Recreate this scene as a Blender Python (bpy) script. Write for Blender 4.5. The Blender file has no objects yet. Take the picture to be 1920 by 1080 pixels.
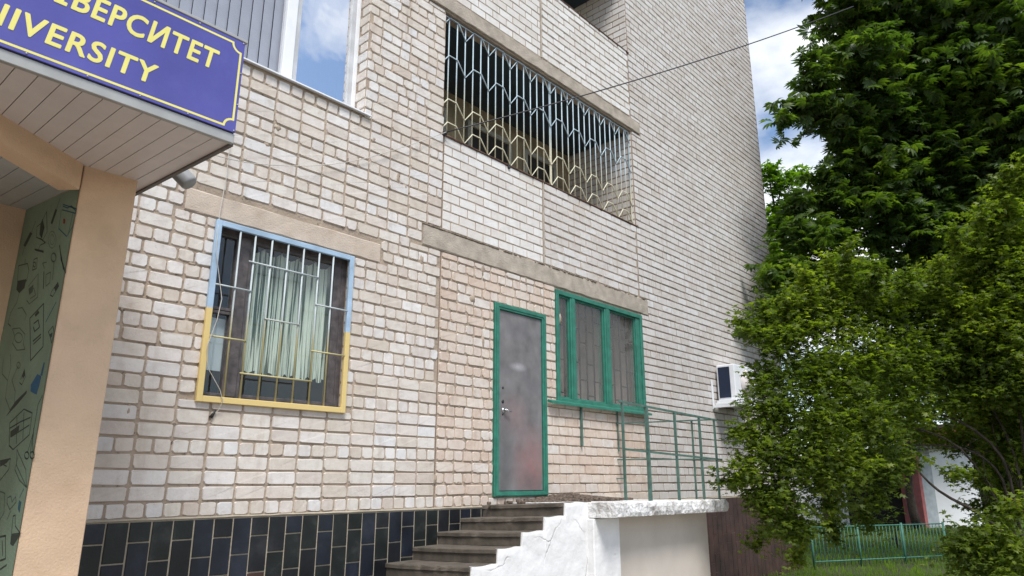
import bpy, math, random
import numpy as np
from mathutils import Vector, Matrix

# ------------------------------------------------------------------ scene basics
S = bpy.context.scene
COL = S.collection
R = math.radians
rng = random.Random(7)
nr = np.random.RandomState(11)

# camera (facade is the plane Y=0, X runs along it, camera at eye height, Z=0)
FPX = 1320.0
CAM = Vector((0.0, -5.4265, 0.0))
c_r = Vector((0.67026, -0.742126, -0.0006957))
c_u = Vector((-0.195663, -0.177620, 0.964452))
c_f = Vector((0.715868, 0.646298, 0.264258))
cam = bpy.data.objects.new('camera', bpy.data.cameras.new('camera'))
COL.objects.link(cam)
cam.data.sensor_width = 36
cam.data.lens = 36 * FPX / 1920
cam.data.clip_start = 0.05
cam.data.clip_end = 2000
cam.matrix_world = Matrix(((c_r.x, c_u.x, -c_f.x, CAM.x), (c_r.y, c_u.y, -c_f.y, CAM.y), (c_r.z, c_u.z, -c_f.z, CAM.z), (0, 0, 0, 1)))
S.camera = cam

SUN_EL, SUN_AZ = R(56), math.atan2(-0.55, -0.80)      # azimuth measured from +Y towards +X
W = bpy.data.worlds.new('World'); S.world = W; W.use_nodes = True
nt = W.node_tree; N = nt.nodes; L = nt.links
for n in list(N): N.remove(n)
out = N.new('ShaderNodeOutputWorld'); bg = N.new('ShaderNodeBackground'); bg.inputs[1].default_value = 0.12
sky = N.new('ShaderNodeTexSky'); sky.sky_type = 'NISHITA'; sky.sun_disc = False
sky.sun_elevation = SUN_EL; sky.sun_rotation = SUN_AZ; sky.air_density = 1.0; sky.dust_density = 0.6; sky.ozone_density = 1.5
tc = N.new('ShaderNodeTexCoord'); mp = N.new('ShaderNodeMapping'); mp.inputs['Scale'].default_value = (1, 1, 1.9)
mp.inputs['Location'].default_value = (5.3, 1.1, 2.7)
no = N.new('ShaderNodeTexNoise'); no.inputs['Scale'].default_value = 2.6; no.inputs['Detail'].default_value = 9; no.inputs['Roughness'].default_value = 0.52
rp = N.new('ShaderNodeValToRGB'); rp.color_ramp.elements[0].position = 0.46; rp.color_ramp.elements[1].position = 0.63
mx = N.new('ShaderNodeMixRGB'); mx.inputs[2].default_value = (7.0, 7.1, 7.2, 1)
L.new(tc.outputs['Generated'], mp.inputs[0]); L.new(mp.outputs[0], no.inputs[0]); L.new(no.outputs[0], rp.inputs[0])
L.new(rp.outputs[0], mx.inputs[0]); L.new(sky.outputs[0], mx.inputs[1]); L.new(mx.outputs[0], bg.inputs[0]); L.new(bg.outputs[0], out.inputs[0])

sl = bpy.data.lights.new('sun', 'SUN'); sl.energy = 2.6; sl.angle = R(20); sl.color = (1, 0.98, 0.955)
so = bpy.data.objects.new('sun', sl); COL.objects.link(so)
sd = Vector((math.sin(SUN_AZ) * math.cos(SUN_EL), math.cos(SUN_AZ) * math.cos(SUN_EL), math.sin(SUN_EL)))
so.rotation_euler = sd.to_track_quat('Z', 'Y').to_euler(); so.location = (0, 0, 30)

S.view_settings.view_transform = 'Standard'; S.view_settings.look = 'None'
S.view_settings.gamma = 1; S.view_settings.use_curve_mapping = False
S.view_settings.exposure = 0.66
S.cycles.max_bounces = 8; S.cycles.transparent_max_bounces = 12
S.cycles.use_denoising = True

GZ = -1.6                                            # ground level

def ray(px, py):
    return c_f + c_r * ((px - 960) / FPX) - c_u * ((py - 540) / FPX)
def at(px, py, depth):                               # a point that far along the view axis
    return CAM + ray(px, py) * depth
def onp(px, py, axis, val):                          # where that sight line meets an axis plane
    d = ray(px, py); t = (val - CAM[axis]) / d[axis]; return CAM + d * t

# ------------------------------------------------------------------ helpers
def tag(o, label=None, cat=None, group=None, kind=None):
    if label: o['label'] = label
    if cat: o['category'] = cat
    if group: o['group'] = group
    if kind: o['kind'] = kind
    return o
def empty(name, loc, label, cat, group=None):
    o = bpy.data.objects.new(name, None); COL.objects.link(o); o.location = loc
    o.empty_display_size = 0.1
    return tag(o, label, cat, group)
ORIG = {}
class MB:
    def __init__(s): s.v = []; s.f = []; s.sm = []
    def add(s, vs, fs, smooth=False):
        b = len(s.v); s.v += [tuple(v) for v in vs]; s.f += [tuple(i + b for i in f) for f in fs]; s.sm += [smooth] * len(fs); return s
    def box(s, x0, x1, y0, y1, z0, z1, bev=0.0):
        if bev <= 0:
            return s.add([(x0, y0, z0), (x1, y0, z0), (x1, y1, z0), (x0, y1, z0), (x0, y0, z1), (x1, y0, z1), (x1, y1, z1), (x0, y1, z1)],
                         [(0, 3, 2, 1), (4, 5, 6, 7), (0, 1, 5, 4), (1, 2, 6, 5), (2, 3, 7, 6), (3, 0, 4, 7)])
        b = bev; vs = []; ring = lambda x0, x1, y0, y1, z: [(x0, y0, z), (x1, y0, z), (x1, y1, z), (x0, y1, z)]
        # chamfered box: 24 vertices
        X = [x0, x0 + b, x1 - b, x1]; Y = [y0, y0 + b, y1 - b, y1]; Z = [z0, z0 + b, z1 - b, z1]
        idx = {}
        def P(i, j, k):
            if (i, j, k) not in idx: idx[(i, j, k)] = len(vs); vs.append((X[i], Y[j], Z[k]))
            return idx[(i, j, k)]
        fs = []
        fs.append([P(1, 1, 0), P(1, 2, 0), P(2, 2, 0), P(2, 1, 0)]); fs.append([P(1, 1, 3), P(2, 1, 3), P(2, 2, 3), P(1, 2, 3)])
        fs.append([P(1, 0, 1), P(2, 0, 1), P(2, 0, 2), P(1, 0, 2)]); fs.append([P(1, 3, 1), P(1, 3, 2), P(2, 3, 2), P(2, 3, 1)])
        fs.append([P(0, 1, 1), P(0, 1, 2), P(0, 2, 2), P(0, 2, 1)]); fs.append([P(3, 1, 1), P(3, 2, 1), P(3, 2, 2), P(3, 1, 2)])
        for (a, za) in ((0, 1), (3, 2)):             # edges along x,y,z
            for (c, zc) in ((0, 1), (3, 2)):
                fs.append([P(1, a, zc), P(2, a, zc), P(2, za, c), P(1, za, c)])
                fs.append([P(a, 1, zc), P(a, 2, zc), P(za, 2, c), P(za, 1, c)])
                fs.append([P(a, zc, 1), P(a, zc, 2), P(za, c, 2), P(za, c, 1)])
        for i, ii in ((0, 1), (3, 2)):
            for j, jj in ((0, 1), (3, 2)):
                for k, kk in ((0, 1), (3, 2)):
                    fs.append([P(i, jj, kk), P(ii, j, kk), P(ii, jj, k)])
        return s.add(vs, fs)
    def tube(s, pts, r, n=8, cap=True):
        pts = [Vector(p) for p in pts]; rs = r if isinstance(r, (list, tuple)) else [r] * len(pts)
        vs = []; fs = []
        up = Vector((0, 0, 1)); prev = None
        for i, p in enumerate(pts):
            t = (pts[min(i + 1, len(pts) - 1)] - pts[max(i - 1, 0)]).normalized()
            a = (prev - t * prev.dot(t)) if prev else (up.cross(t) if abs(t.z) < 0.9 else Vector((1, 0, 0)).cross(t))
            a.normalize(); prev = a; b = t.cross(a)
            for k in range(n):
                th = 2 * math.pi * (k + 0.5) / n
                vs.append(p + (a * math.cos(th) + b * math.sin(th)) * rs[i])
        for i in range(len(pts) - 1):
            for k in range(n):
                fs.append((i * n + k, i * n + (k + 1) % n, (i + 1) * n + (k + 1) % n, (i + 1) * n + k))
        if cap: fs.append(tuple(range(n - 1, -1, -1))); fs.append(tuple((len(pts) - 1) * n + k for k in range(n)))
        return s.add(vs, fs, n > 4)
    def prism(s, poly, y0, y1):                      # poly in x,z
        n = len(poly)
        vs = [(x, y0, z) for x, z in poly] + [(x, y1, z) for x, z in poly]
        return s.add(vs, [tuple(range(n)), tuple(range(2 * n - 1, n - 1, -1))] + [(i, i + n, (i + 1) % n + n, (i + 1) % n) for i in range(n)])
    def build(s, name, m, parent=None, kind=None, label=None):
        me = bpy.data.meshes.new(name)
        off = ORIG.get(parent.name, Vector((0, 0, 0))) if parent else Vector((0, 0, 0))
        me.from_pydata([(x - off[0], y - off[1], z - off[2]) for x, y, z in s.v], [], s.f); me.update()
        me.polygons.foreach_set('use_smooth', s.sm)
        me.materials.append(m)
        o = bpy.data.objects.new(name, me); COL.objects.link(o)
        if parent: o.parent = parent
        if kind: o['kind'] = kind
        if label: o['label'] = label
        return o
def thing(name, loc, label, cat, group=None):        # parts are built in world coordinates; the empty keeps the thing's base
    o = empty(name, loc, label, cat, group); ORIG[o.name] = Vector(loc); return o
def sub(o, par):                                     # a part that will carry sub-parts
    ORIG[o.name] = ORIG.get(par.name, Vector((0, 0, 0))); return o

# ------------------------------------------------------------------ materials
def mat(name, col, rough=0.8, var=0.12, vscale=6.0, bump=0.2, bscale=60.0, metal=0.0, spec=0.4, col2=None, dist=0.01, stains=0.0, scol=(0.12, 0.09, 0.06), sscale=1.6):
    m = bpy.data.materials.new(name); m.use_nodes = True
    nt = m.node_tree; N = nt.nodes; L = nt.links; b = N['Principled BSDF']
    b.inputs['Roughness'].default_value = rough; b.inputs['Metallic'].default_value = metal; b.inputs['Specular IOR Level'].default_value = spec
    g = N.new('ShaderNodeNewGeometry')
    n1 = N.new('ShaderNodeTexNoise'); n1.inputs['Scale'].default_value = vscale; n1.inputs['Detail'].default_value = 6
    L.new(g.outputs['Position'], n1.inputs[0])
    c = N.new('ShaderNodeValToRGB'); c.color_ramp.elements[0].position = 0.3; c.color_ramp.elements[1].position = 0.7
    d = col2 if col2 else tuple(x * (1 - 2 * var) for x in col)
    c.color_ramp.elements[0].color = (*d, 1); c.color_ramp.elements[1].color = (*[min(1, x * (1 + var * 0.5)) for x in col], 1)
    L.new(n1.outputs[0], c.inputs[0]); last = c.outputs[0]
    if stains > 0:
        n3 = N.new('ShaderNodeTexNoise'); n3.inputs['Scale'].default_value = sscale; n3.inputs['Detail'].default_value = 8; n3.inputs['Roughness'].default_value = 0.65
        L.new(g.outputs['Position'], n3.inputs[0])
        r3 = N.new('ShaderNodeValToRGB'); r3.color_ramp.elements[0].position = 0.52; r3.color_ramp.elements[1].position = 0.72
        r3.color_ramp.elements[1].color = (stains, stains, stains, 1); L.new(n3.outputs[0], r3.inputs[0])
        mm = N.new('ShaderNodeMixRGB'); mm.inputs[2].default_value = (*scol, 1); L.new(r3.outputs[0], mm.inputs[0]); L.new(last, mm.inputs[1]); last = mm.outputs[0]
    L.new(last, b.inputs['Base Color'])
    if bump > 0:
        n2 = N.new('ShaderNodeTexNoise'); n2.inputs['Scale'].default_value = bscale; n2.inputs['Detail'].default_value = 5
        L.new(g.outputs['Position'], n2.inputs[0]); bp = N.new('ShaderNodeBump'); bp.inputs['Strength'].default_value = bump; bp.inputs['Distance'].default_value = dist
        L.new(n2.outputs[0], bp.inputs['Height']); L.new(bp.outputs[0], b.inputs['Normal'])
    m['last'] = 0
    return m
def brick_mat(name, cols, dirt=0.25, dcol=(0.30, 0.22, 0.16)):
    m = bpy.data.materials.new(name); m.use_nodes = True
    nt = m.node_tree; N = nt.nodes; L = nt.links; b = N['Principled BSDF']; b.inputs['Roughness'].default_value = 0.88; b.inputs['Specular IOR Level'].default_value = 0.25
    g = N.new('ShaderNodeNewGeometry'); oi = N.new('ShaderNodeObjectInfo')
    ad = N.new('ShaderNodeMath'); ad.operation = 'ADD'; fr = N.new('ShaderNodeMath'); fr.operation = 'FRACT'
    L.new(g.outputs['Random Per Island'], ad.inputs[0]); L.new(oi.outputs['Random'], ad.inputs[1]); L.new(ad.outputs[0], fr.inputs[0])
    c = N.new('ShaderNodeValToRGB'); c.color_ramp.interpolation = 'LINEAR'
    e = c.color_ramp.elements
    while len(e) < len(cols): e.new(0.5)
    for i, k in enumerate(cols): e[i].position = i / (len(cols) - 1); e[i].color = (*k, 1)
    L.new(fr.outputs[0], c.inputs[0])
    def noise(scale, det, rough, lo, hi):
        n = N.new('ShaderNodeTexNoise'); n.inputs['Scale'].default_value = scale; n.inputs['Detail'].default_value = det; n.inputs['Roughness'].default_value = rough
        L.new(g.outputs['Position'], n.inputs[0]); r = N.new('ShaderNodeValToRGB'); r.color_ramp.elements[0].position = lo; r.color_ramp.elements[1].position = hi
        L.new(n.outputs[0], r.inputs[0]); return r.outputs[0], n.outputs[0]
    a1, _ = noise(9, 7, 0.62, 0.46, 0.75); a2, _ = noise(0.9, 6, 0.6, 0.45, 0.7); a3, _ = noise(55, 5, 0.7, 0.60, 0.72)
    def mixc(fac, k, src, col):
        s = N.new('ShaderNodeMath'); s.operation = 'MULTIPLY'; s.inputs[1].default_value = k; L.new(fac, s.inputs[0])
        x = N.new('ShaderNodeMixRGB'); x.inputs[2].default_value = (*col, 1); L.new(s.outputs[0], x.inputs[0]); L.new(src, x.inputs[1]); return x.outputs[0]
    mp = N.new('ShaderNodeMapping'); mp.inputs['Scale'].default_value = (9, 9, .9); L.new(g.outputs['Position'], mp.inputs[0])
    n5 = N.new('ShaderNodeTexNoise'); n5.inputs['Scale'].default_value = 1.0; n5.inputs['Detail'].default_value = 6; n5.inputs['Roughness'].default_value = .6; L.new(mp.outputs[0], n5.inputs[0])
    r5 = N.new('ShaderNodeValToRGB'); r5.color_ramp.elements[0].position = .54; r5.color_ramp.elements[1].position = .74; L.new(n5.outputs[0], r5.inputs[0])
    a6, _ = noise(24, 8, 0.7, 0.60, 0.68)
    k0 = mixc(r5.outputs[0], dirt * 1.5, c.outputs[0], (0.33, 0.25, 0.18)); k0 = mixc(a6, .35, k0, (.80, .78, .75))
    k = mixc(a1, dirt * 1.3, k0, dcol); k = mixc(a2, dirt, k, (0.42, 0.34, 0.27)); k = mixc(a3, dirt * 1.2, k, (0.16, 0.12, 0.09))
    L.new(k, b.inputs['Base Color'])
    n2 = N.new('ShaderNodeTexNoise'); n2.inputs['Scale'].default_value = 45; n2.inputs['Detail'].default_value = 7; n2.inputs['Roughness'].default_value = 0.65
    L.new(g.outputs['Position'], n2.inputs[0]); bp = N.new('ShaderNodeBump'); bp.inputs['Strength'].default_value = 0.5; bp.inputs['Distance'].default_value = 0.006
    L.new(n2.outputs[0], bp.inputs['Height']); L.new(bp.outputs[0], b.inputs['Normal'])
    return m
def split_mat(name, top, bot, z, slope=0.0, soft=0.01, x0=0, rough=0.5):   # paint: one colour above a line, another below
    m = mat(name, top, rough, bump=0.15); nt = m.node_tree; N = nt.nodes; L = nt.links; b = N['Principled BSDF']
    g = N.new('ShaderNodeNewGeometry'); s = N.new('ShaderNodeSeparateXYZ'); L.new(g.outputs['Position'], s.inputs[0])
    nn = N.new('ShaderNodeTexNoise'); nn.inputs['Scale'].default_value = 9; L.new(g.outputs['Position'], nn.inputs[0])
    a = N.new('ShaderNodeMath'); a.operation = 'MULTIPLY_ADD'; L.new(nn.outputs[0], a.inputs[0]); a.inputs[1].default_value = soft * 1.2; L.new(s.outputs[2], a.inputs[2])
    mr = N.new('ShaderNodeMapRange'); mr.inputs['From Min'].default_value = z - soft; mr.inputs['From Max'].default_value = z + soft
    L.new(a.outputs[0], mr.inputs[0]); x = N.new('ShaderNodeMixRGB'); x.inputs[1].default_value = (*bot, 1)
    old = b.inputs['Base Color'].links[0].from_socket; L.new(mr.outputs[0], x.inputs[0]); L.new(old, x.inputs[2]); L.new(x.outputs[0], b.inputs['Base Color'])
    return m
def glass_mat(name, tint, refl=0.3, rough=0.02, trans=(0.7, 0.75, 0.75), dust=0.02):
    m = bpy.data.materials.new(name); m.use_nodes = True; nt = m.node_tree; N = nt.nodes; L = nt.links
    for n in list(N): N.remove(n)
    o = N.new('ShaderNodeOutputMaterial'); t = N.new('ShaderNodeBsdfTransparent'); t.inputs[0].default_value = (*trans, 1)
    g = N.new('ShaderNodeBsdfGlossy'); g.inputs[0].default_value = (*tint, 1); g.inputs[1].default_value = rough
    mx = N.new('ShaderNodeMixShader'); fr = N.new('ShaderNodeFresnel'); fr.inputs[0].default_value = 1.5
    a = N.new('ShaderNodeMath'); a.operation = 'ADD'; a.use_clamp = True; a.inputs[1].default_value = refl
    df = N.new('ShaderNodeBsdfDiffuse'); df.inputs[0].default_value = (.5, .48, .45, 1); md = N.new('ShaderNodeMixShader'); md.inputs[0].default_value = dust
    L.new(t.outputs[0], md.inputs[1]); L.new(df.outputs[0], md.inputs[2])
    bf = N.new('ShaderNodeNewGeometry'); iv = N.new('ShaderNodeMath'); iv.operation = 'SUBTRACT'; iv.inputs[0].default_value = 1; L.new(bf.outputs['Backfacing'], iv.inputs[1])
    cl = N.new('ShaderNodeMath'); cl.operation = 'MULTIPLY'; L.new(a.outputs[0], cl.inputs[0]); L.new(iv.outputs[0], cl.inputs[1])   # only the outer face mirrors
    L.new(fr.outputs[0], a.inputs[0]); L.new(cl.outputs[0], mx.inputs[0]); L.new(md.outputs[0], mx.inputs[1]); L.new(g.outputs[0], mx.inputs[2]); L.new(mx.outputs[0], o.inputs[0])
    n2 = N.new('ShaderNodeTexNoise'); n2.inputs['Scale'].default_value = 2.5; gg = N.new('ShaderNodeNewGeometry'); L.new(gg.outputs['Position'], n2.inputs[0])
    bp = N.new('ShaderNodeBump'); bp.inputs['Strength'].default_value = 0.12; bp.inputs['Distance'].default_value = 0.02; L.new(n2.outputs[0], bp.inputs['Height']); L.new(bp.outputs[0], g.inputs['Normal'])
    return m
def leaf_mat(name, c1, c2, c3, gloss=0.45):
    m = bpy.data.materials.new(name); m.use_nodes = True; nt = m.node_tree; N = nt.nodes; L = nt.links; b = N['Principled BSDF']
    g = N.new('ShaderNodeNewGeometry'); c = N.new('ShaderNodeValToRGB'); e = c.color_ramp.elements; e.new(0.5)
    e[0].color = (*c1, 1); e[1].color = (*c2, 1); e[2].color = (*c3, 1); e[0].position = 0.0; e[1].position = 0.55; e[2].position = 1.0
    n1 = N.new('ShaderNodeTexNoise'); n1.inputs['Scale'].default_value = 0.9; n1.inputs['Detail'].default_value = 3; L.new(g.outputs['Position'], n1.inputs[0])
    a = N.new('ShaderNodeMath'); a.operation = 'MULTIPLY_ADD'; L.new(g.outputs['Random Per Island'], a.inputs[0]); a.inputs[1].default_value = 0.55
    s = N.new('ShaderNodeMath'); s.operation = 'MULTIPLY_ADD'; L.new(n1.outputs[0], s.inputs[0]); s.inputs[1].default_value = 1.2; s.inputs[2].default_value = -0.38
    L.new(s.outputs[0], a.inputs[2]); L.new(a.outputs[0], c.inputs[0]); L.new(c.outputs[0], b.inputs['Base Color'])
    b.inputs['Roughness'].default_value = gloss; b.inputs['Specular IOR Level'].default_value = 0.35
    tr = N.new('ShaderNodeBsdfTranslucent'); mc = N.new('ShaderNodeMixRGB'); mc.blend_type = 'MULTIPLY'; mc.inputs[0].default_value = 1; mc.inputs[2].default_value = (2.3, 2.6, 0.7, 1)
    L.new(c.outputs[0], mc.inputs[1]); L.new(mc.outputs[0], tr.inputs[0])
    mx = N.new('ShaderNodeMixShader'); mx.inputs[0].default_value = 0.46; L.new(b.outputs[0], mx.inputs[1]); L.new(tr.outputs[0], mx.inputs[2])
    L.new(mx.outputs[0], N['Material Output'].inputs[0]); return m

M = {}
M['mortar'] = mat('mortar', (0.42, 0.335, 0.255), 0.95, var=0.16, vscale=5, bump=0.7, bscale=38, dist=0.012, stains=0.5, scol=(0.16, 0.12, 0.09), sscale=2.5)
M['brick'] = brick_mat('silicate_brick', [(0.61, 0.55, 0.475), (0.68, 0.64, 0.585), (0.57, 0.50, 0.42), (0.72, 0.69, 0.66), (0.63, 0.56, 0.49), (0.67, 0.655, 0.64), (0.55, 0.465, 0.39)], 0.26)
M['brick_white'] = brick_mat('white_brick', [(0.68, 0.65, 0.61), (0.74, 0.72, 0.69), (0.64, 0.60, 0.55), (0.72, 0.695, 0.66)], 0.14)
M['brick_peach'] = brick_mat('peach_brick', [(0.61, 0.505, 0.425), (0.65, 0.57, 0.49), (0.585, 0.465, 0.38), (0.65, 0.605, 0.555), (0.60, 0.48, 0.395)], 0.30, (0.36, 0.22, 0.13))
M['brick_far'] = brick_mat('grey_white_brick', [(0.59, 0.555, 0.515), (0.65, 0.625, 0.60), (0.55, 0.505, 0.46), (0.62, 0.59, 0.56)], 0.22)
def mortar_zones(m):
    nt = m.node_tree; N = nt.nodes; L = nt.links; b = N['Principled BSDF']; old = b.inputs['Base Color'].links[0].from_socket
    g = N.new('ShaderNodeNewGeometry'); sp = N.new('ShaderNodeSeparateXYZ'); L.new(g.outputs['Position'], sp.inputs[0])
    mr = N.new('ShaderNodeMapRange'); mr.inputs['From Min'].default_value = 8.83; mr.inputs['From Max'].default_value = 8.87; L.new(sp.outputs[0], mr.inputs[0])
    x = N.new('ShaderNodeMixRGB'); x.blend_type = 'MULTIPLY'; x.inputs[2].default_value = (.66, .65, .66, 1); L.new(mr.outputs[0], x.inputs[0]); L.new(old, x.inputs[1])  # right-hand wall: shade of the recessed joints put into the mortar colour
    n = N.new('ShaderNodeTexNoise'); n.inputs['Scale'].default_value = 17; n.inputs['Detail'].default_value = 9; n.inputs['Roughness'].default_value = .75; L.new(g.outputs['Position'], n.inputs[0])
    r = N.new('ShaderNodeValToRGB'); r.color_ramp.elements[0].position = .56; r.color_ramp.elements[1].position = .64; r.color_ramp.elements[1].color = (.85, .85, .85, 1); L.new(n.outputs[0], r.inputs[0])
    y = N.new('ShaderNodeMixRGB'); y.inputs[2].default_value = (.07, .055, .045, 1); L.new(r.outputs[0], y.inputs[0]); L.new(x.outputs[0], y.inputs[1]); L.new(y.outputs[0], b.inputs['Base Color'])  # dark specks: joint dirt together with painted shadow lines
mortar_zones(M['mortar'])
M['concrete'] = mat('lintel_concrete', (0.43, 0.37, 0.30), 0.9, var=0.14, vscale=8, bump=0.6, bscale=50, stains=0.45, scol=(0.2, 0.18, 0.14), sscale=3)
M['concrete_beige'] = mat('beige_lintel', (0.53, 0.44, 0.355), 0.9, var=0.08, vscale=6, bump=0.5, bscale=70, stains=0.3, scol=(0.30, 0.20, 0.12), sscale=7)
M['tile'] = mat('black_tile', (0.016, 0.018, 0.022), 0.3, var=0.3, vscale=3, bump=0.12, bscale=20, spec=0.35, stains=0.5, scol=(0.05, 0.05, 0.055), sscale=3)
M['tile_brown'] = mat('brown_tile', (0.075, 0.038, 0.030), 0.6, var=0.3, vscale=3, bump=0.12, bscale=20, stains=0.6, scol=(0.03, 0.024, 0.022), sscale=2)
M['grout'] = mat('tile_grout', (0.42, 0.36, 0.27), 0.9, bump=0.4)
M['green'] = mat('green_paint', (0.035, 0.195, 0.135), 0.45, var=0.16, vscale=12, bump=0.25, bscale=90, dist=0.003, stains=0.25, scol=(0.02, 0.09, 0.07), sscale=14)
M['green_dull'] = mat('dull_green_paint', (0.09, 0.17, 0.14), 0.5, var=0.2, vscale=15, bump=0.2, stains=0.5, scol=(0.10, 0.10, 0.08), sscale=12)
M['door'] = mat('door_steel', (0.19, 0.18, 0.18), 0.6, var=0.18, vscale=5, bump=0.2, bscale=10, dist=0.006, stains=0.55, scol=(0.14, 0.14, 0.15), sscale=2.2)
M['white_pvc'] = mat('white_plastic', (0.78, 0.79, 0.80), 0.35, var=0.03, bump=0)
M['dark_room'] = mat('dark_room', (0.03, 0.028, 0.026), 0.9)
M['old_wood'] = mat('old_grey_wood', (0.115, 0.10, 0.10), 0.6, var=0.25, vscale=14, bump=0.3)
M['orange'] = mat('peach_render', (0.74, 0.52, 0.34), 0.85, var=0.06, vscale=4, bump=0.6, bscale=90, dist=0.006, stains=0.35, scol=(0.5, 0.33, 0.2), sscale=3)
M['soffit'] = mat('soffit_board', (0.66, 0.60, 0.56), 0.4, var=0.04, bump=0)
M['trim'] = mat('aluminium_trim', (0.42, 0.41, 0.38), 0.4, metal=0.3, var=0.1, bump=0.05)
M['stepc'] = mat('step_concrete', (0.125, 0.105, 0.082), 0.85, var=0.2, vscale=9, bump=0.4, bscale=60, stains=0.5, scol=(0.07, 0.06, 0.05), sscale=5)
M['whitewash'] = mat('whitewash', (0.76, 0.75, 0.73), 0.85, var=0.05, vscale=5, bump=0.55, bscale=7, dist=0.03, stains=0.3, scol=(0.48, 0.44, 0.40), sscale=4)
def cracks(m, scale, col, width=.03, amount=.8):
    nt = m.node_tree; N = nt.nodes; L = nt.links; b = N['Principled BSDF']; old = b.inputs['Base Color'].links[0].from_socket; g = N.new('ShaderNodeNewGeometry')
    n = N.new('ShaderNodeTexNoise'); n.inputs['Scale'].default_value = scale * 1.6; n.inputs['Detail'].default_value = 6; L.new(g.outputs['Position'], n.inputs[0])
    ma = N.new('ShaderNodeMixRGB'); ma.inputs[0].default_value = .22; L.new(g.outputs['Position'], ma.inputs[1]); L.new(n.outputs[1], ma.inputs[2])
    v = N.new('ShaderNodeTexVoronoi'); v.feature = 'DISTANCE_TO_EDGE'; v.inputs['Scale'].default_value = scale; L.new(ma.outputs[0], v.inputs['Vector'])
    r = N.new('ShaderNodeValToRGB'); r.color_ramp.elements[0].position = 0; r.color_ramp.elements[0].color = (amount,) * 3 + (1,); r.color_ramp.elements[1].position = width; r.color_ramp.elements[1].color = (0, 0, 0, 1); L.new(v.outputs['Distance'], r.inputs[0])
    n2 = N.new('ShaderNodeTexNoise'); n2.inputs['Scale'].default_value = 3; L.new(g.outputs['Position'], n2.inputs[0]); r2 = N.new('ShaderNodeValToRGB'); r2.color_ramp.elements[0].position = .48; r2.color_ramp.elements[1].position = .56; L.new(n2.outputs[0], r2.inputs[0])
    mu = N.new('ShaderNodeMath'); mu.operation = 'MULTIPLY'; L.new(r.outputs[0], mu.inputs[0]); L.new(r2.outputs[0], mu.inputs[1])
    x = N.new('ShaderNodeMixRGB'); x.inputs[2].default_value = (*col, 1); L.new(mu.outputs[0], x.inputs[0]); L.new(old, x.inputs[1]); L.new(x.outputs[0], b.inputs['Base Color'])
    old_n = b.inputs['Normal'].links[0].from_socket; bp = N.new('ShaderNodeBump'); bp.inputs['Strength'].default_value = .8; bp.inputs['Distance'].default_value = .012; bp.invert = True
    L.new(mu.outputs[0], bp.inputs['Height']); L.new(old_n, bp.inputs['Normal']); L.new(bp.outputs[0], b.inputs['Normal'])
cracks(M['whitewash'], 2.3, (.38, .35, .32), .02, .45)
M['panel'] = mat('beige_panel', (0.56, 0.50, 0.43), 0.8, var=0.08, vscale=1.8, bump=0.15, bscale=30, stains=0.4, scol=(0.42, 0.35, 0.28), sscale=1.5)
M['wire'] = mat('cable_black', (0.03, 0.028, 0.03), 0.5, bump=0)
M['wire_white'] = mat('pale_cord', (0.55, 0.52, 0.46), 0.6, bump=0)
M['rust'] = mat('rusty_steel', (0.16, 0.09, 0.06), 0.8, var=0.3, vscale=20, bump=0.4)
M['bark'] = mat('bark', (0.075, 0.058, 0.045), 0.95, var=0.3, vscale=12, bump=0.8, bscale=25, dist=0.03)

# ------------------------------------------------------------------ ground
gm = MB(); gm.add([(-300, -300, GZ), (300, -300, GZ), (300, 300, GZ), (-300, 300, GZ)], [(0, 1, 2, 3)])
tag(gm.build('ground', mat('soil', (0.05, 0.055, 0.02), 0.95, var=0.35, vscale=1.2, bump=0.5, bscale=8)), kind='structure')
pm = MB(); pm.add([(-30, -16, GZ + .004), (9.5, -16, GZ + .004), (9.5, 0, GZ + .004), (-30, 0, GZ + .004)], [(0, 1, 2, 3)])
tag(pm.build('pavement', mat('paving', (0.30, 0.27, 0.24), 0.9, var=0.2, vscale=2, bump=0.4)), kind='structure')

# ------------------------------------------------------------------ the apartment building
BX0, BX1, BZ1 = -9.0, 14.13, 19.0
bld = thing('apartment_building', (2.5, 0, GZ), 'pale silicate brick apartment block with grilled windows, green framed door and dark tiled plinth', 'building')
OPEN = dict(lw=(2.40, 3.73, 0.60, 2.05), uw=(1.6, 3.77, 3.60, 5.5), door=(5.69, 6.60, -0.17, 1.985), gw=(6.82, 8.86, 0.93, 2.37),
            lo1=(4.84, 8.84, 3.78, 5.40), lo2=(4.84, 8.86, 6.83, 8.25))
DEP = dict(lw=0.16, uw=0.28, door=0.12, gw=0.25, lo1=1.25, lo2=1.25)
wm = MB()
xs = sorted({BX0, BX1} | {v for o in OPEN.values() for v in o[:2]}); zs = sorted({GZ, BZ1} | {v for o in OPEN.values() for v in o[2:]})
for i in range(len(xs) - 1):
    for j in range(len(zs) - 1):
        xm, zm = (xs[i] + xs[i + 1]) / 2, (zs[j] + zs[j + 1]) / 2
        if any(o[0] < xm < o[1] and o[2] < zm < o[3] for o in OPEN.values()): continue
        wm.add([(xs[i], 0, zs[j]), (xs[i + 1], 0, zs[j]), (xs[i + 1], 0, zs[j + 1]), (xs[i], 0, zs[j + 1])], [(0, 1, 2, 3)])
for k, (a, b, c, d) in OPEN.items():
    e = DEP[k]
    wm.add([(a, 0, c), (b, 0, c), (b, 0, d), (a, 0, d), (a, e, c), (b, e, c), (b, e, d), (a, e, d)],
           [(0, 4, 5, 1), (1, 5, 6, 2), (2, 6, 7, 3), (3, 7, 4, 0)])
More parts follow.
